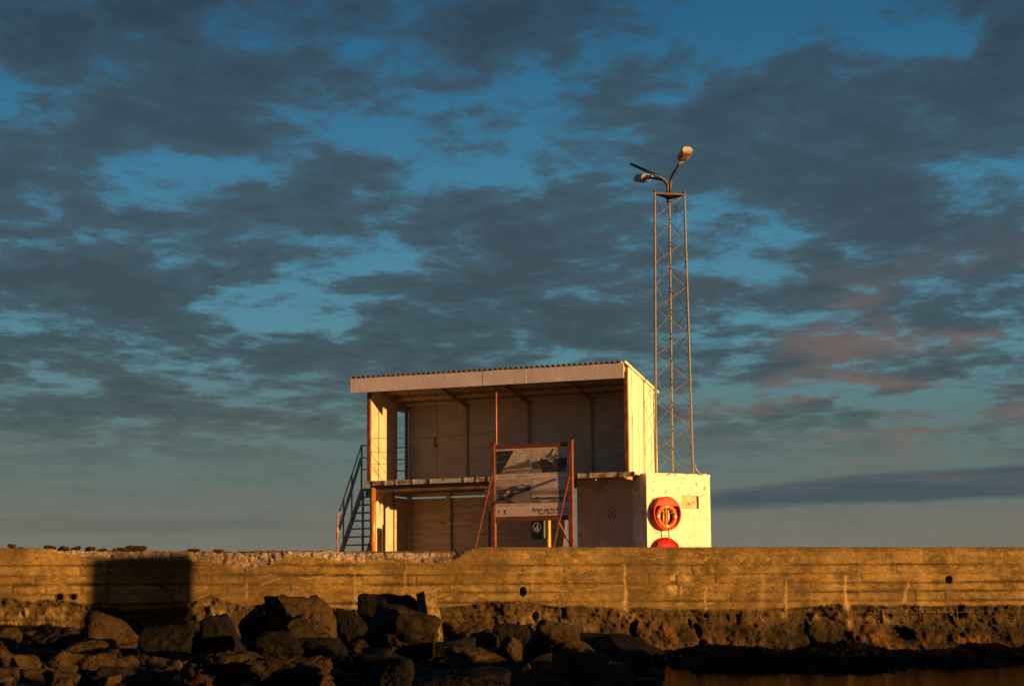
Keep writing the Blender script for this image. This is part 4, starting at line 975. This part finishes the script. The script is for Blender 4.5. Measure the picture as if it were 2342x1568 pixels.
col = t.mix(t.sm(t.noise(t.mapping(tc, sc=(1, 1, 1.4)), 1.6, 10, 0.68), 0.38, 0.62), c4((0.215, 0.131, 0.038)), c4((0.095, 0.058, 0.017)))
col = t.mix(t.sm(t.noise(t.mapping(tc, sc=(1, 1, 2.2)), 6, 9, 0.7, .6), 0.48, 0.72), col, c4((0.31, 0.195, 0.068)))
col = t.mix(t.sm(t.noise(t.mapping(tc, sc=(1, 1, 1.8)), 11, 12, 0.78), 0.52, 0.66), col, c4((0.045, 0.027, 0.010)))
col = t.mix(t.math('MULTIPLY', t.sm(t.noise(t.mapping(tc, sc=(1, 1, 2.4)), 17, 8, 0.72, .8), 0.60, 0.70), 0.8), col, c4((0.42, 0.29, 0.105)))
col = t.mix(t.math('MULTIPLY', t.sm(t.noise(t.mapping(tc, sc=(2.2, 2.2, 0.18)), 1.6, 5, 0.6), 0.5, 0.7), 0.35), col, c4((0.27, 0.185, 0.085)))
col = t.mix(t.math('MULTIPLY', A('base'), 0.85), col, t.mix(t.sm(t.noise(t.mapping(tc, sc=(1.3, 1, .8)), 7, 12, 0.75), 0.40, 0.60), c4((0.050, 0.028, 0.008)), c4((0.006, 0.0035, 0.0015))))
sp = t.node('ShaderNodeSeparateXYZ'); t.l.new(tc, sp.inputs[0])
tide = t.sm(t.math('ADD', sp.outputs[2], t.math('MULTIPLY', t.math('SUBTRACT', t.noise(tc, 2.2, 8, 0.65), 0.5), 0.9)), -0.10, -0.42)
col = t.mix(t.math('MULTIPLY', t.math('MULTIPLY', tide, A('base')), 0.85), col, c4((0.007, 0.004, 0.002)))
col = t.mix(t.math('MULTIPLY', A('broken'), 0.9), col, t.mix(t.sm(t.noise(tc, 20, 6, 0.7), 0.4, 0.6), c4((0.46, 0.35, 0.28)), c4((0.15, 0.10, 0.07))))
col = t.mix(t.math('MULTIPLY', A('joint'), t.sm(t.noise(tc, 22, 4, .6), .30, .5)), col, c4((0.020, 0.012, 0.005)))
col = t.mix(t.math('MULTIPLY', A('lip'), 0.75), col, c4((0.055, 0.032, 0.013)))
col = t.mix(t.math('MULTIPLY', t.sm(t.noise(t.mapping(tc, sc=(.5, .5, .9)), 0.9, 3, 0.5), 0.47, 0.62), 0.62), col, c4((0.070, 0.043, 0.016)))
col = t.mix(t.math('MULTIPLY', A('streak'), 0.72), col, c4((0.42, 0.29, 0.13)))
col = t.mix(A('lichen'), col, c4((0.13, 0.052, 0.004)))
col = t.mix(A('pale'), col, c4((0.20, 0.125, 0.05)))
col = t.mix(A('ruststain'), col, c4((0.10, 0.06, 0.03)))
t.l.new(col, b.inputs['Base Color']); b.inputs['Roughness'].default_value = 0.85; b.inputs['Specular IOR Level'].default_value = 0.2
h = t.math('ADD', t.noise(t.mapping(tc, sc=(1, 1, 1.6)), 13, 12, 0.75), t.math('MULTIPLY', t.noise(tc, 55, 5, .6), t.math('MULTIPLY_ADD', t.math('ADD', A('broken'), A('base')), 0.9, 0.25)))
t.l.new(t.bump(h, 0.8, 0.03), b.inputs['Normal'])
M['concrete'] = m; me.materials.append(m)
bm = bmesh.new(); bm.from_mesh(me); bmesh.ops.recalc_face_normals(bm, faces=bm.faces)
bm.to_mesh(me); bm.free()
# check orientation
wall = thing('seawall', 'long board-marked concrete seawall with a broken upper edge and eroded foot', 'seawall', (0, 0, 0))
wo = bpy.data.objects.new('wall_face', me); COL.objects.link(wo); wo.parent = wall
for (sa, sb) in ((-45, -14.0), (15.0 - .02, 60)):
    mb = MB(); q = [wpt(sa, 0, 0), wpt(sb, 0, 0), wpt(sb, 0, -0.62), wpt(sa, 0, -0.62)]
    mb.add([(p[0], p[1], z) for z in (-1.25, ZW - 0.005) for p in q], [(0, 1, 5, 4), (1, 2, 6, 5), (2, 3, 7, 6), (3, 0, 4, 7), (4, 5, 6, 7)])
    mb.build('wall_length', M['concrete'], wall)
for (px, py, rx, ry) in pipes[:2]:
    s_ = s_at(px); z_ = ZW - (py - np.interp(s_, s_arr, yt)) / float(np.interp(s_, s_arr, ym - yt)); r_ = rx / (F / 40)
    c_ = wpt(s_, z_, 0); mb = MB(); vs_ = []; N = 20
    for k in range(N):
        th = 2 * math.pi * k / N
        for (rr_, o_) in [(r_ * 1.15, 0.012), (r_ * 1.15, -0.05), (r_ * .92, -.3), (r_ * .92, 0.012)]:
            o_ = o_ - 0.0
            vs_.append(tuple(c_ + wd * rr_ * math.cos(th) + np.array([0, 0, 1]) * rr_ * math.sin(th) + wn * o_))
    fs_ = []
    for k in range(N):
        kk = (k + 1) % N
        for (i, j) in [(0, 1), (2, 3), (3, 0)]: fs_.append((k * 4 + i, kk * 4 + i, kk * 4 + j, k * 4 + j))
    mb.add(vs_, fs_); mb.build('drain_pipe', M['slab'], wall, smooth=True)
# exposed reinforcement
for (pa, pb) in [((2010, 1391), (2014, 1431)), ((2018, 1391), (2019, 1431)), ((2095, 1385), (2096, 1415)), ((2166, 1388), (2175, 1420)), ((2180, 1386), (2181, 1416))]:
    q = []
    for (px, py) in (pa, pb):
        s_ = s_at(px); z_ = ZW - (py - np.interp(s_, s_arr, yt)) / float(np.interp(s_, s_arr, ym - yt)); q.append(tuple(wpt(s_, z_, .12)))
    MB().tube(q, 0.011, 6).build('rebar', M['wire'], wall)
for (pa, pb, o_) in [((1975, 1402), (2230, 1398), .10), ((1970, 1427), (2060, 1427), .11), ((540, 1258), (750, 1259), .0), ((800, 1261), (1040, 1260.5), .0)]:
    q = []
    for (px, py) in (pa, pb):
        s_ = s_at(px); z_ = ZW - (py - np.interp(s_, s_arr, yt)) / float(np.interp(s_, s_arr, ym - yt)); q.append(tuple(wpt(s_, z_, o_ if o_ else -.1)))
    MB().tube(q, 0.007, 6).build('rebar', M['wire'], wall)

# ------------------------------------------------------------------ pier surface behind the wall, water, beach
mb = MB(); q = [wpt(-45, 0, -.6), wpt(60, 0, -.6), wpt(60, 0, -40), wpt(-45, 0, -40)]
mb.add([(p[0], p[1], z) for z in (-2.0, ZG) for p in q], [(0, 1, 5, 4), (1, 2, 6, 5), (2, 3, 7, 6), (3, 0, 4, 7), (4, 5, 6, 7)])
o = mb.build('ground', M['pier']); o['kind'] = 'structure'
ZWAT = -0.76
m, t, b = newmat('dark_sea_water'); tc = t.node('ShaderNodeTexCoord').outputs['Object']
b.inputs['Base Color'].default_value = (0.010, 0.006, 0.003, 1); b.inputs['Roughness'].default_value = 0.05; b.inputs['IOR'].default_value = 1.33; b.inputs['Specular IOR Level'].default_value = 0.2
t.l.new(t.bump(t.math('ADD', t.noise(t.mapping(tc, sc=(1, 2.0, 1)), 2.6, 5, .55, .4), t.math('MULTIPLY', t.noise(t.mapping(tc, sc=(1, 2, 1)), 11, 3), .2)), 0.10, 0.02), b.inputs['Normal'])
gl = t.node('ShaderNodeBsdfGlossy'); gl.inputs['Color'].default_value = (0.32, 0.30, 0.28, 1); gl.inputs['Roughness'].default_value = 0.06
t.l.new(b.inputs['Normal'].links[0].from_socket, gl.inputs['Normal'])
b.inputs['Specular IOR Level'].default_value = 0.0; fr = t.node('ShaderNodeFresnel'); fr.inputs['IOR'].default_value = 1.33
ms = t.node('ShaderNodeMixShader'); t.l.new(fr.outputs[0], ms.inputs[0]); t.l.new(b.outputs[0], ms.inputs[1]); t.l.new(gl.outputs[0], ms.inputs[2])
t.l.new(ms.outputs[0], m.node_tree.nodes['Material Output'].inputs['Surface'])
mb = MB(); mb.add([(-6000, -3000, ZWAT), (6000, -3000, ZWAT), (6000, 9000, ZWAT), (-6000, 9000, ZWAT)], [(0, 1, 2, 3)])
o = mb.build('water', m); o['kind'] = 'structure'
# beach terrain: shingle bank rising towards the left of the wall
gx = np.linspace(-22, 14, 240); gy = np.linspace(9, 41.5, 200); GX, GY = np.meshgrid(gx, gy, indexing='ij')
G3 = np.stack([GX, GY, GX * 0], -1)
shore = 2.7 + (39 - GY) * -0.06                                 # x of the shoreline
hgt = -0.40 + 0.08 * fbm(G3 * .5, 4) + 0.05 * fbm(G3 * 3, 3) - 0.020 * np.clip(38 - GY, 0, 13)
hgt = np.maximum(hgt, -0.72)
hgt = hgt - 0.7 * sstep(-0.9, 1.6, GX - shore) + 0.12 * sstep(-3, -8, GX)
mb = MB(); mb.v = [tuple(p) for p in np.stack([GX, GY, hgt], -1).reshape(-1, 3)]
ny = len(gy)
mb.f = [(i * ny + j, (i + 1) * ny + j, (i + 1) * ny + j + 1, i * ny + j + 1) for i in range(len(gx) - 1) for j in range(ny - 1)]; mb.m = [0] * len(mb.f)
o = mb.build('beach', M['beach'], smooth=True); o['kind'] = 'structure'
def ground_z(x, y):
    i = int(np.clip(np.searchsorted(gx, x), 0, len(gx) - 1)); j = int(np.clip(np.searchsorted(gy, y), 0, ny - 1)); return hgt[i, j]

# ------------------------------------------------------------------ rocks
_ico = {}
def hit_ground(px, py):
    for Y in np.arange(39.0, 10.0, -0.25):
        p = P(px, py, Y)
        if p[2] < ground_z(p[0], p[1]): continue
        return Y
    return 10.0
def ico(n):
    if n not in _ico:
        bm = bmesh.new(); bmesh.ops.create_icosphere(bm, subdivisions=n, radius=1)
        _ico[n] = (np.array([v_.co[:] for v_ in bm.verts]), [tuple(q.index for q in f.verts) for f in bm.faces]); bm.free()
    return _ico[n]
def rock_mesh(seed, ext, sub=5, k=26, nplanes=10, rough=0.10, fine=0.055, rot=0.0, pit=0.0):
    """angular boulder whose extents are ext (x,y,z); centred on 0"""
    vs, fs = ico(sub); r_ = np.random.RandomState(seed)
    n = r_.normal(size=(nplanes, 3)); n /= np.linalg.norm(n, axis=1)[:, None]; d = r_.uniform(.62, 1.0, nplanes)
    n = np.concatenate([n, np.eye(3), -np.eye(3)]); d = np.concatenate([d, np.full(6, 1.05)])
    q = np.clip(vs @ n.T / d, 0, None); rad = (np.sum(q ** k, 1)) ** (-1.0 / k)
    p = vs * rad[:, None]
    p -= vs * (0.05 * np.exp(-(fbm(p * 1.9 + seed * 5.7, 2) / .045) ** 2))[:, None]
    p += vs * (rough * fbm(p * 1.7 + seed * 3.1, 4) + fine * fbm(p * 7 + seed, 3))[:, None]
    if pit: p -= vs * (pit * sstep(.15, .7, fbm(p * 3.6 + seed * 2, 3)))[:, None]
    c, s = math.cos(rot), math.sin(rot); Rm = np.array([[c, 0, s], [0, 1, 0], [-s, 0, c]]); 
    p = p * np.array([ext[3] if len(ext) > 3 else 1, 1, 1]) @ Rm.T
    mn, mx = p.min(0), p.max(0); p = (p - (mn + mx) / 2) / ((mx - mn) / 2) * (np.array(ext[:3]) / 2)
    return p, fs
def rock(box, Y, label, seed, m='rock', depth=None, down=0.0, group=None, name='boulder', cat='boulder', **kw):
    x0, x1, y0, y1 = box
    if name == 'boulder':
        Y = min(Y, hit_ground((x0 + x1) / 2, y1 - 3))
    y1 = y1 + down
    a = P(x0, y1, Y); b_ = P(x1, y0, Y); wx = b_[0] - a[0]; hz = b_[2] - a[2]
    dp = depth or min(wx, hz * 1.6) * 0.9
    p, fs = rock_mesh(seed, (wx, dp, hz), **kw)
    c = (a + b_) / 2
    me = bpy.data.meshes.new(name); me.from_pydata([tuple(q) for q in p + np.array([0, 0, hz / 2])], [], fs); me.materials.append(M[m])
    me.polygons.foreach_set('use_smooth', [True] * len(me.polygons))
    try: me.set_sharp_from_angle(angle=R(38))
    except Exception: pass
    o = bpy.data.objects.new(name, me); COL.objects.link(o); o.location = (c[0], c[1], a[2])
    tag(o, label, cat, group); return o
rock((546, 700, 1362, 1470), 38.2, 'dark flat-topped boulder left of the big cracked one against the wall', 71, 'rock3', down=30, k=30, nplanes=8)
rock((605, 780, 1357, 1462), 35.0, 'largest cracked boulder with a brightly lit right face in front of the seawall', 12, 'rock2', down=25, rough=.12)
rock((560, 700, 1440, 1530), 34.0, 'wide boulder coloured black for the shade below the largest cracked one', 61, 'rock3', down=10)  # this and the next are blackened to paint shade under the big boulder
rock((680, 800, 1455, 1520), 33.8, 'low boulder coloured black for the shade under the lit face of the largest cracked one', 62, 'rock3', down=10)
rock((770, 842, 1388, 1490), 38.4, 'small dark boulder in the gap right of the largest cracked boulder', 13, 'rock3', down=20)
rock((815, 975, 1355, 1460), 38.2, 'dark boulder with a pointed peak left of the upright concrete slab', 24, 'rock3', down=30)
rock((826, 1008, 1376, 1516), 36.4, 'big ridged boulder leaning on the upright concrete slab', 15, 'rock', down=15, rough=.17, nplanes=9)
rock((1010, 1120, 1418, 1470), 37.6, 'flat lit boulder just right of the upright concrete slab', 16, 'rock2', down=20)
rock((1120, 1215, 1424, 1480), 37.7, 'low dark boulder in the gap left of the large rounded one', 17, 'rock3', down=20)
rock((1196, 1326, 1414, 1512), 36.6, 'large rounded brown boulder at the right end of the rock pile', 18, 'rock2', down=5, k=10, rough=.08, rot=.3)
rock((1012, 1178, 1476, 1545), 34.0, 'lumpy knobbly boulder below the flat lit one', 19, 'rock2', down=25, rough=.2, fine=.05, k=9)
rock((1130, 1196, 1450, 1520), 35.4, 'upright lit boulder left of the large rounded brown one', 20, 'rock2', rot=.35)
rock((152, 266, 1459, 1516), 34.2, 'pointed oval brown boulder glowing in sunlight on the left', 21, 'rock2', k=8, rough=.06, down=6)
rock((188, 322, 1394, 1490), 37.2, 'large smooth round boulder under the rectangular shadow', 22, 'rock2', k=7, rough=.06, fine=.01, down=6)
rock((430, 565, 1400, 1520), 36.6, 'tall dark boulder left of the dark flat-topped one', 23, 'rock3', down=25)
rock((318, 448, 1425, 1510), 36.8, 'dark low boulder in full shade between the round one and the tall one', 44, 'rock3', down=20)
rock((36, 108, 1440, 1482), 36.6, 'brown wedge boulder under the left end of the wall', 25, 'rock2', down=10)
rock((-30, 60, 1432, 1480), 37.0, 'brown sloping boulder cut by the left edge of the photo', 26, 'rock2', down=10)
rock((70, 200, 1432, 1500), 37.4, 'long dark boulder behind the brown wedge', 27, 'rock', down=10)
rock((405, 600, 1486, 1600), 30.5, 'pitted brown rock at the bottom with deep black holes', 28, 'rock4', rough=.2, pit=.25, fine=.06, k=8)
rock((560, 770, 1496, 1610), 30.0, 'wide pitted rock right of the holed one at the bottom edge', 29, 'rock4', rough=.2, pit=.22, fine=.06, k=8)
rock((250, 410, 1530, 1600), 28.5, 'crusty brown rock cut by the bottom edge, left of the holed one', 30, 'rock4', rough=.2, pit=.15, fine=.05, k=9)
rock((845, 950, 1500, 1610), 31.0, 'smooth black dome of a boulder at the bottom centre', 31, 'rock3', k=6, rough=.04)
rock((940, 1170, 1520, 1640), 30.5, 'broad black boulder at the bottom, right of the smooth dome', 32, 'rock3', k=9, rough=.08)
rock((1010, 1090, 1455, 1500), 35.8, 'dark peaked boulder behind the lumpy one', 33, 'rock3', down=20)
rock((905, 1000, 1462, 1510), 35.0, 'small brown rock at the foot of the ridged boulder', 34, 'rock')
rock((790, 870, 1450, 1500), 35.4, 'small dark wedge below the gap boulder', 35, 'rock')
rock((775, 900, 1480, 1560), 33.0, 'black sloping boulder in the centre of the pile', 36, 'rock3', k=10, down=20)
rock((1085, 1125, 1490, 1530), 33.0, 'pale triangular rock chip beside the lumpy boulder', 37, 'rock2')
rock((1165, 1235, 1515, 1600), 30.5, 'long brown rock lying aslant at the bottom right of the pile', 38, 'rock2', rot=.7)
rock((1265, 1325, 1478, 1545), 33.4, 'angular wedge-shaped rock right under the large rounded boulder', 39, 'rock2', nplanes=7, k=26)
rock((1322, 1400, 1488, 1560), 32.6, 'smooth triangular rock right of the angular wedge', 40, 'rock2', nplanes=7, k=22)
rock((1300, 1362, 1500, 1590), 31.0, 'upright jagged rock at the bottom between two lit wedges', 41, 'rock', nplanes=8)
rock((1375, 1450, 1512, 1600), 30.5, 'squat brown rock cut by the bottom edge near the waterline', 42, 'rock2')
rock((1405, 1492, 1484, 1568), 32.0, 'round mottled boulder standing at the waterline', 43, 'rock', k=9, down=2)
rock((1215, 1270, 1508, 1545), 32.6, 'little rounded brown rock below the large rounded boulder', 45, 'rock2', k=8)
rock((1700, 1768, 1482, 1560), 31.0, 'black boulder standing in the water on the right', 146, 'rock3', down=4, rough=.15, nplanes=8)
rock((1340, 1430, 1465, 1505), 36.0, 'sloping brown slab rock between the rounded boulder and the wall foot', 47, 'rock2', rot=-.5)
rock((20, 95, 1494, 1555), 30.0, 'broad dark rock among the left foreground stones', 48, 'rock2')
rock((104, 170, 1484, 1548), 30.2, 'tall pointed rock among the left foreground stones', 49, 'rock2', rot=.4)
rock((190, 288, 1490, 1552), 30.6, 'slanting rock with a lit rounded end in the left foreground', 50, 'rock2', rot=-.5, k=10)
rock((62, 128, 1478, 1506), 32.0, 'small blocky lit rock above the pointed foreground rock', 51, 'rock2')
rock((-20, 34, 1482, 1530), 31.0, 'rounded rock cut by the left edge in the foreground', 52, 'rock2')
rock((120, 165, 1545, 1585), 28.0, 'small flat lit rock at the bottom left edge', 53, 'rock2')
rock((222, 275, 1540, 1590), 28.5, 'blocky rock at the bottom edge left of the crusty one', 54, 'rock2')
rock((1540, 1600, 1520, 1575), 30.0, 'small dark rock with one lit side in the shallow water', 55, 'rock')
# concrete fragments: broken slabs with rough ends
def slab(cpts, Y, thick, label, seed, tilt, m='slab'):
    (x0, y0), (x1, y1) = cpts; a = P(x0, y0, Y); b_ = P(x1, y1, Y); d_ = (b_ - a); L_ = np.linalg.norm(d_)
    vs, fs = ico(5); c = np.abs(vs) ** 0.12 * np.sign(vs); c /= np.abs(c).max(1)[:, None] ** .6
    p = c * np.array([thick[0] / 2, thick[1] / 2, L_ / 2]); p += vs * (0.05 * fbm(p * 5 + seed, 4) + 0.02 * fbm(p * 20 + seed, 2))[:, None] * np.array([.6, .6, 1.6])
    ax = Vector(d_ / L_); qz = ax.to_track_quat('Z', 'Y').to_matrix() @ Matrix.Rotation(tilt, 3, 'Z')
    p = p @ np.array(qz).T
    me = bpy.data.meshes.new('concrete_slab'); me.from_pydata([tuple(q) for q in p], [], fs); me.materials.append(M[m])
    me.polygons.foreach_set('use_smooth', [True] * len(me.polygons))
    o = bpy.data.objects.new('concrete_slab', me); COL.objects.link(o); o.location = tuple((a + b_) / 2); tag(o, label, 'concrete slab'); return o
slab(((1000, 1515), (974, 1352)), 37.4, (0.30, 0.26), 'upright broken concrete slab with rough exposed gravel edge', 3, R(35))
slab(((770, 1555), (665, 1425)), 33.6, (0.42, 0.45), 'fallen broken concrete beam lying aslant among dark boulders', 9, R(15), 'rock')
# stick on the rocks
a = P(1120, 1447, 37.1); b_ = P(1218, 1427, 37.1)
tag(MB().tube([tuple(a), tuple((a + b_) / 2 + np.array([0, 0, .02])), tuple(b_)], 0.022, 6).build('driftwood_stick', M['rock3']), 'thin dark stick lying on the flat boulders', 'driftwood')
# filler stones: indistinguishable small ones
rr = random.Random(21); nfill = 0
for i in range(900):
    if nfill >= 230: break
    big = i % 4 == 0
    px = rr.uniform(-30, 1500); py = 1462 + 125 * rr.random() ** (0.8)
    if px > 1250 and py < 1480: continue
    if 430 < px < 1010 and py < 1500: continue
    Y = hit_ground(px, py)
    if Y > 38.3 or Y < 10.5: continue
    x = (px - CX) / F * Y; gz = ground_z(x, Y)
    wpx = rr.uniform(45, 85) if big else rr.choice([14, 20, 26, 34, 42])
    size = wpx * Y / F
    p, fs = rock_mesh(200 + i, (size * rr.uniform(.9, 1.4), size * 1.1, size * rr.uniform(.6, .95)), sub=4, k=16, rot=rr.uniform(-.6, .6), nplanes=rr.choice([8, 10, 12]), rough=.12)
    me = bpy.data.meshes.new('stone'); me.from_pydata([tuple(q) for q in p], [], fs)
    me.materials.append(M[rr.choice(['rock3', 'rock', 'rock3'] if 600 < px < 1200 else ['rock', 'rock2', 'rock2'])])  # near-black shade tone favoured in the middle of the pile
    me.polygons.foreach_set('use_smooth', [True] * len(me.polygons))
    try: me.set_sharp_from_angle(angle=R(38))
    except Exception: pass
    o = bpy.data.objects.new('stone', me); COL.objects.link(o); o.location = (x, Y, gz + size * .18)
    tag(o, 'small dark brown stone filling the gaps between boulders below the seawall', 'stone', 'small stones between the boulders'); nfill += 1
# stones on the wall top, left
tops = [(17, 37, 1243, 1254, 'small pointed stone nearest the left end of the wall top'), (42, 56, 1250, 1254, 'tiny flat stone beside the leftmost pointed stone on the wall top'), (99, 130, 1246, 1255, 'dark flat stone on the wall top, second cluster from the left'),
        (131, 161, 1245, 1257, 'brown blocky stone touching the dark flat one on the wall top'), (161, 187, 1247, 1257, 'low peaked stone right of the brown blocky one on the wall top'),
        (193, 221, 1247, 1257, 'wedge stone with its high side right on the wall top'), (221, 246, 1252, 1259, 'low brown stone right of the wedge stone on the wall top'), (256, 267, 1253, 1260, 'tiny round stone left of the long block on the wall top'),
        (267, 285, 1251, 1260, 'small dark stone touching the long block on the wall top'), (283, 337, 1246, 1261, 'longest brown block of stone lying on the wall top'),
        (350, 370, 1259, 1263, 'flat sliver of stone right of the longest block on the wall top'), (428, 460, 1254, 1262, 'brown flat stone lying apart on the broken wall top'), (487, 513, 1255, 1263, 'dark angular stone at the right end of the wall-top row')]
for i, (x0, x1, y0, y1, lab) in enumerate(tops):
    s_ = s_at((x0 + x1) / 2); Yt = wpt(s_, 0, -0.25)[1]
    o = rock((x0, x1, y0, y1 + 2), Yt, lab, 300 + i, 'rock2', name='stone', cat='stone', sub=4, nplanes=8, rot=0.1)
    zt_loc = float(np.interp(s_, s_arr, ztop_s)); o.location.z = min(o.location.z, zt_loc - 0.01)
# seaweed heaps at the foot of the wall
def weed(px0, px1, py0, py1, Y, seed, label, yd=9.0):
    a = P(px0, py1, Y); b_ = P(px1, py0, Y); n1_, n2_ = 170, 150
    xs_ = np.linspace(a[0], b_[0], n1_); ys_ = np.linspace(Y - yd, Y + 1.2, n2_); XX, YY = np.meshgrid(xs_, ys_, indexing='ij')
    fx = (XX - a[0]) / (b_[0] - a[0]); fy = (YY - ys_[0]) / (ys_[-1] - ys_[0])
    hh = (b_[2] - ZWAT + .10) * (np.clip(np.sin(np.pi * np.clip(fx, 0, 1)), 0, 1) ** .4) * (.62 * sstep(0, .22, fy) + .38 * sstep(.2, .85, fy)) * sstep(1.0, .93, fy)
    g3 = np.stack([XX, YY, XX * 0], -1)
    zz3 = ZWAT - .07 + hh * (0.95 + .35 * fbm(g3 * np.array([1.3, 1.3, 1]) + seed, 3)) + 0.07 * fbm(g3 * np.array([2.2, 1.0, 1]) + seed, 4) + .05 * np.abs(fbm(g3 * np.array([12, 6, 1]) + seed, 4))
    mb = MB(); mb.v = [tuple(p) for p in np.stack([XX, YY, zz3], -1).reshape(-1, 3)]
    mb.f = [(i * n2_ + j, (i + 1) * n2_ + j, (i + 1) * n2_ + j + 1, i * n2_ + j + 1) for i in range(n1_ - 1) for j in range(n2_ - 1)]; mb.m = [0] * len(mb.f)
    o = mb.build('seaweed', M['weed'], smooth=True); o['kind'] = 'stuff'; tag(o, label, 'seaweed')
weed(1460, 1780, 1484, 1530, 38.3, 1, 'heap of dark wet seaweed at the wall foot nearest the rock pile', 12.5)
weed(1715, 2050, 1482, 1530, 38.9, 2, 'middle heap of dark wet seaweed along the wall foot', 11.5)
weed(2030, 2450, 1484, 1520, 39.6, 3, 'dark seaweed bank along the wall foot at the right edge', 10.5)

# ------------------------------------------------------------------ added row of boulders outside the frame, placed to shade the lower rocks
rr = random.Random(77)
for i in range(13):
    Y = 13.5 + i * 1.35; x = 0.26 * Y + 2.0 + rr.uniform(-.1, .3); sz = rr.uniform(1.7, 2.3); hh = rr.uniform(1.0, 1.45)
    p, fs = rock_mesh(700 + i, (sz, sz * .9, hh), sub=4, rough=.12)
    me = bpy.data.meshes.new('boulder'); me.from_pydata([tuple(q) for q in p], [], fs); me.materials.append(M['rock3'])
    o = bpy.data.objects.new('boulder', me); COL.objects.link(o); o.location = (x, Y, ZWAT + hh * .5 - .15)
    tag(o, 'added unseen boulder beyond the right edge that shades the rock pile', 'boulder', 'added unseen boulders that shade the rock pile')

# ------------------------------------------------------------------ added pillar out of the frame, stand-in for whatever throws the rectangular shadow
t_ = 21.5; sa_, sb_ = s_at(203), s_at(446)
ztopw = ZW - (1275 - np.interp(sa_, s_arr, yt)) / float(np.interp(sa_, s_arr, ym - yt))
A1 = wpt(sa_, ztopw) + sund * t_; B1 = wpt(sb_, ztopw) + sund * (t_ * 1.0)
perp = np.array([-sh[1], sh[0], 0]); wA = (B1 - A1) @ perp
c1 = A1.copy(); c2 = A1 + perp * wA
print('pillar px', proj(c1), proj(c2), 'wA', wA)
hgt_p = A1[2]
mb = MB(); dpt = sh * 0.5
q = [c1, c2, c2 + dpt, c1 + dpt]
mb.add([(p[0] - c1[0], p[1] - c1[1], z) for z in (0, hgt_p + 1.4) for p in q], [(0, 1, 5, 4), (1, 2, 6, 5), (2, 3, 7, 6), (3, 0, 4, 7), (4, 5, 6, 7), (3, 2, 1, 0)])
o = mb.build('shadow_pillar', M['slab'], loc=(c1[0], c1[1], -1.4), bevel=0.03); tag(o, 'added stand-in pillar right of the view for the unseen caster of the rectangular shadow', 'pillar')
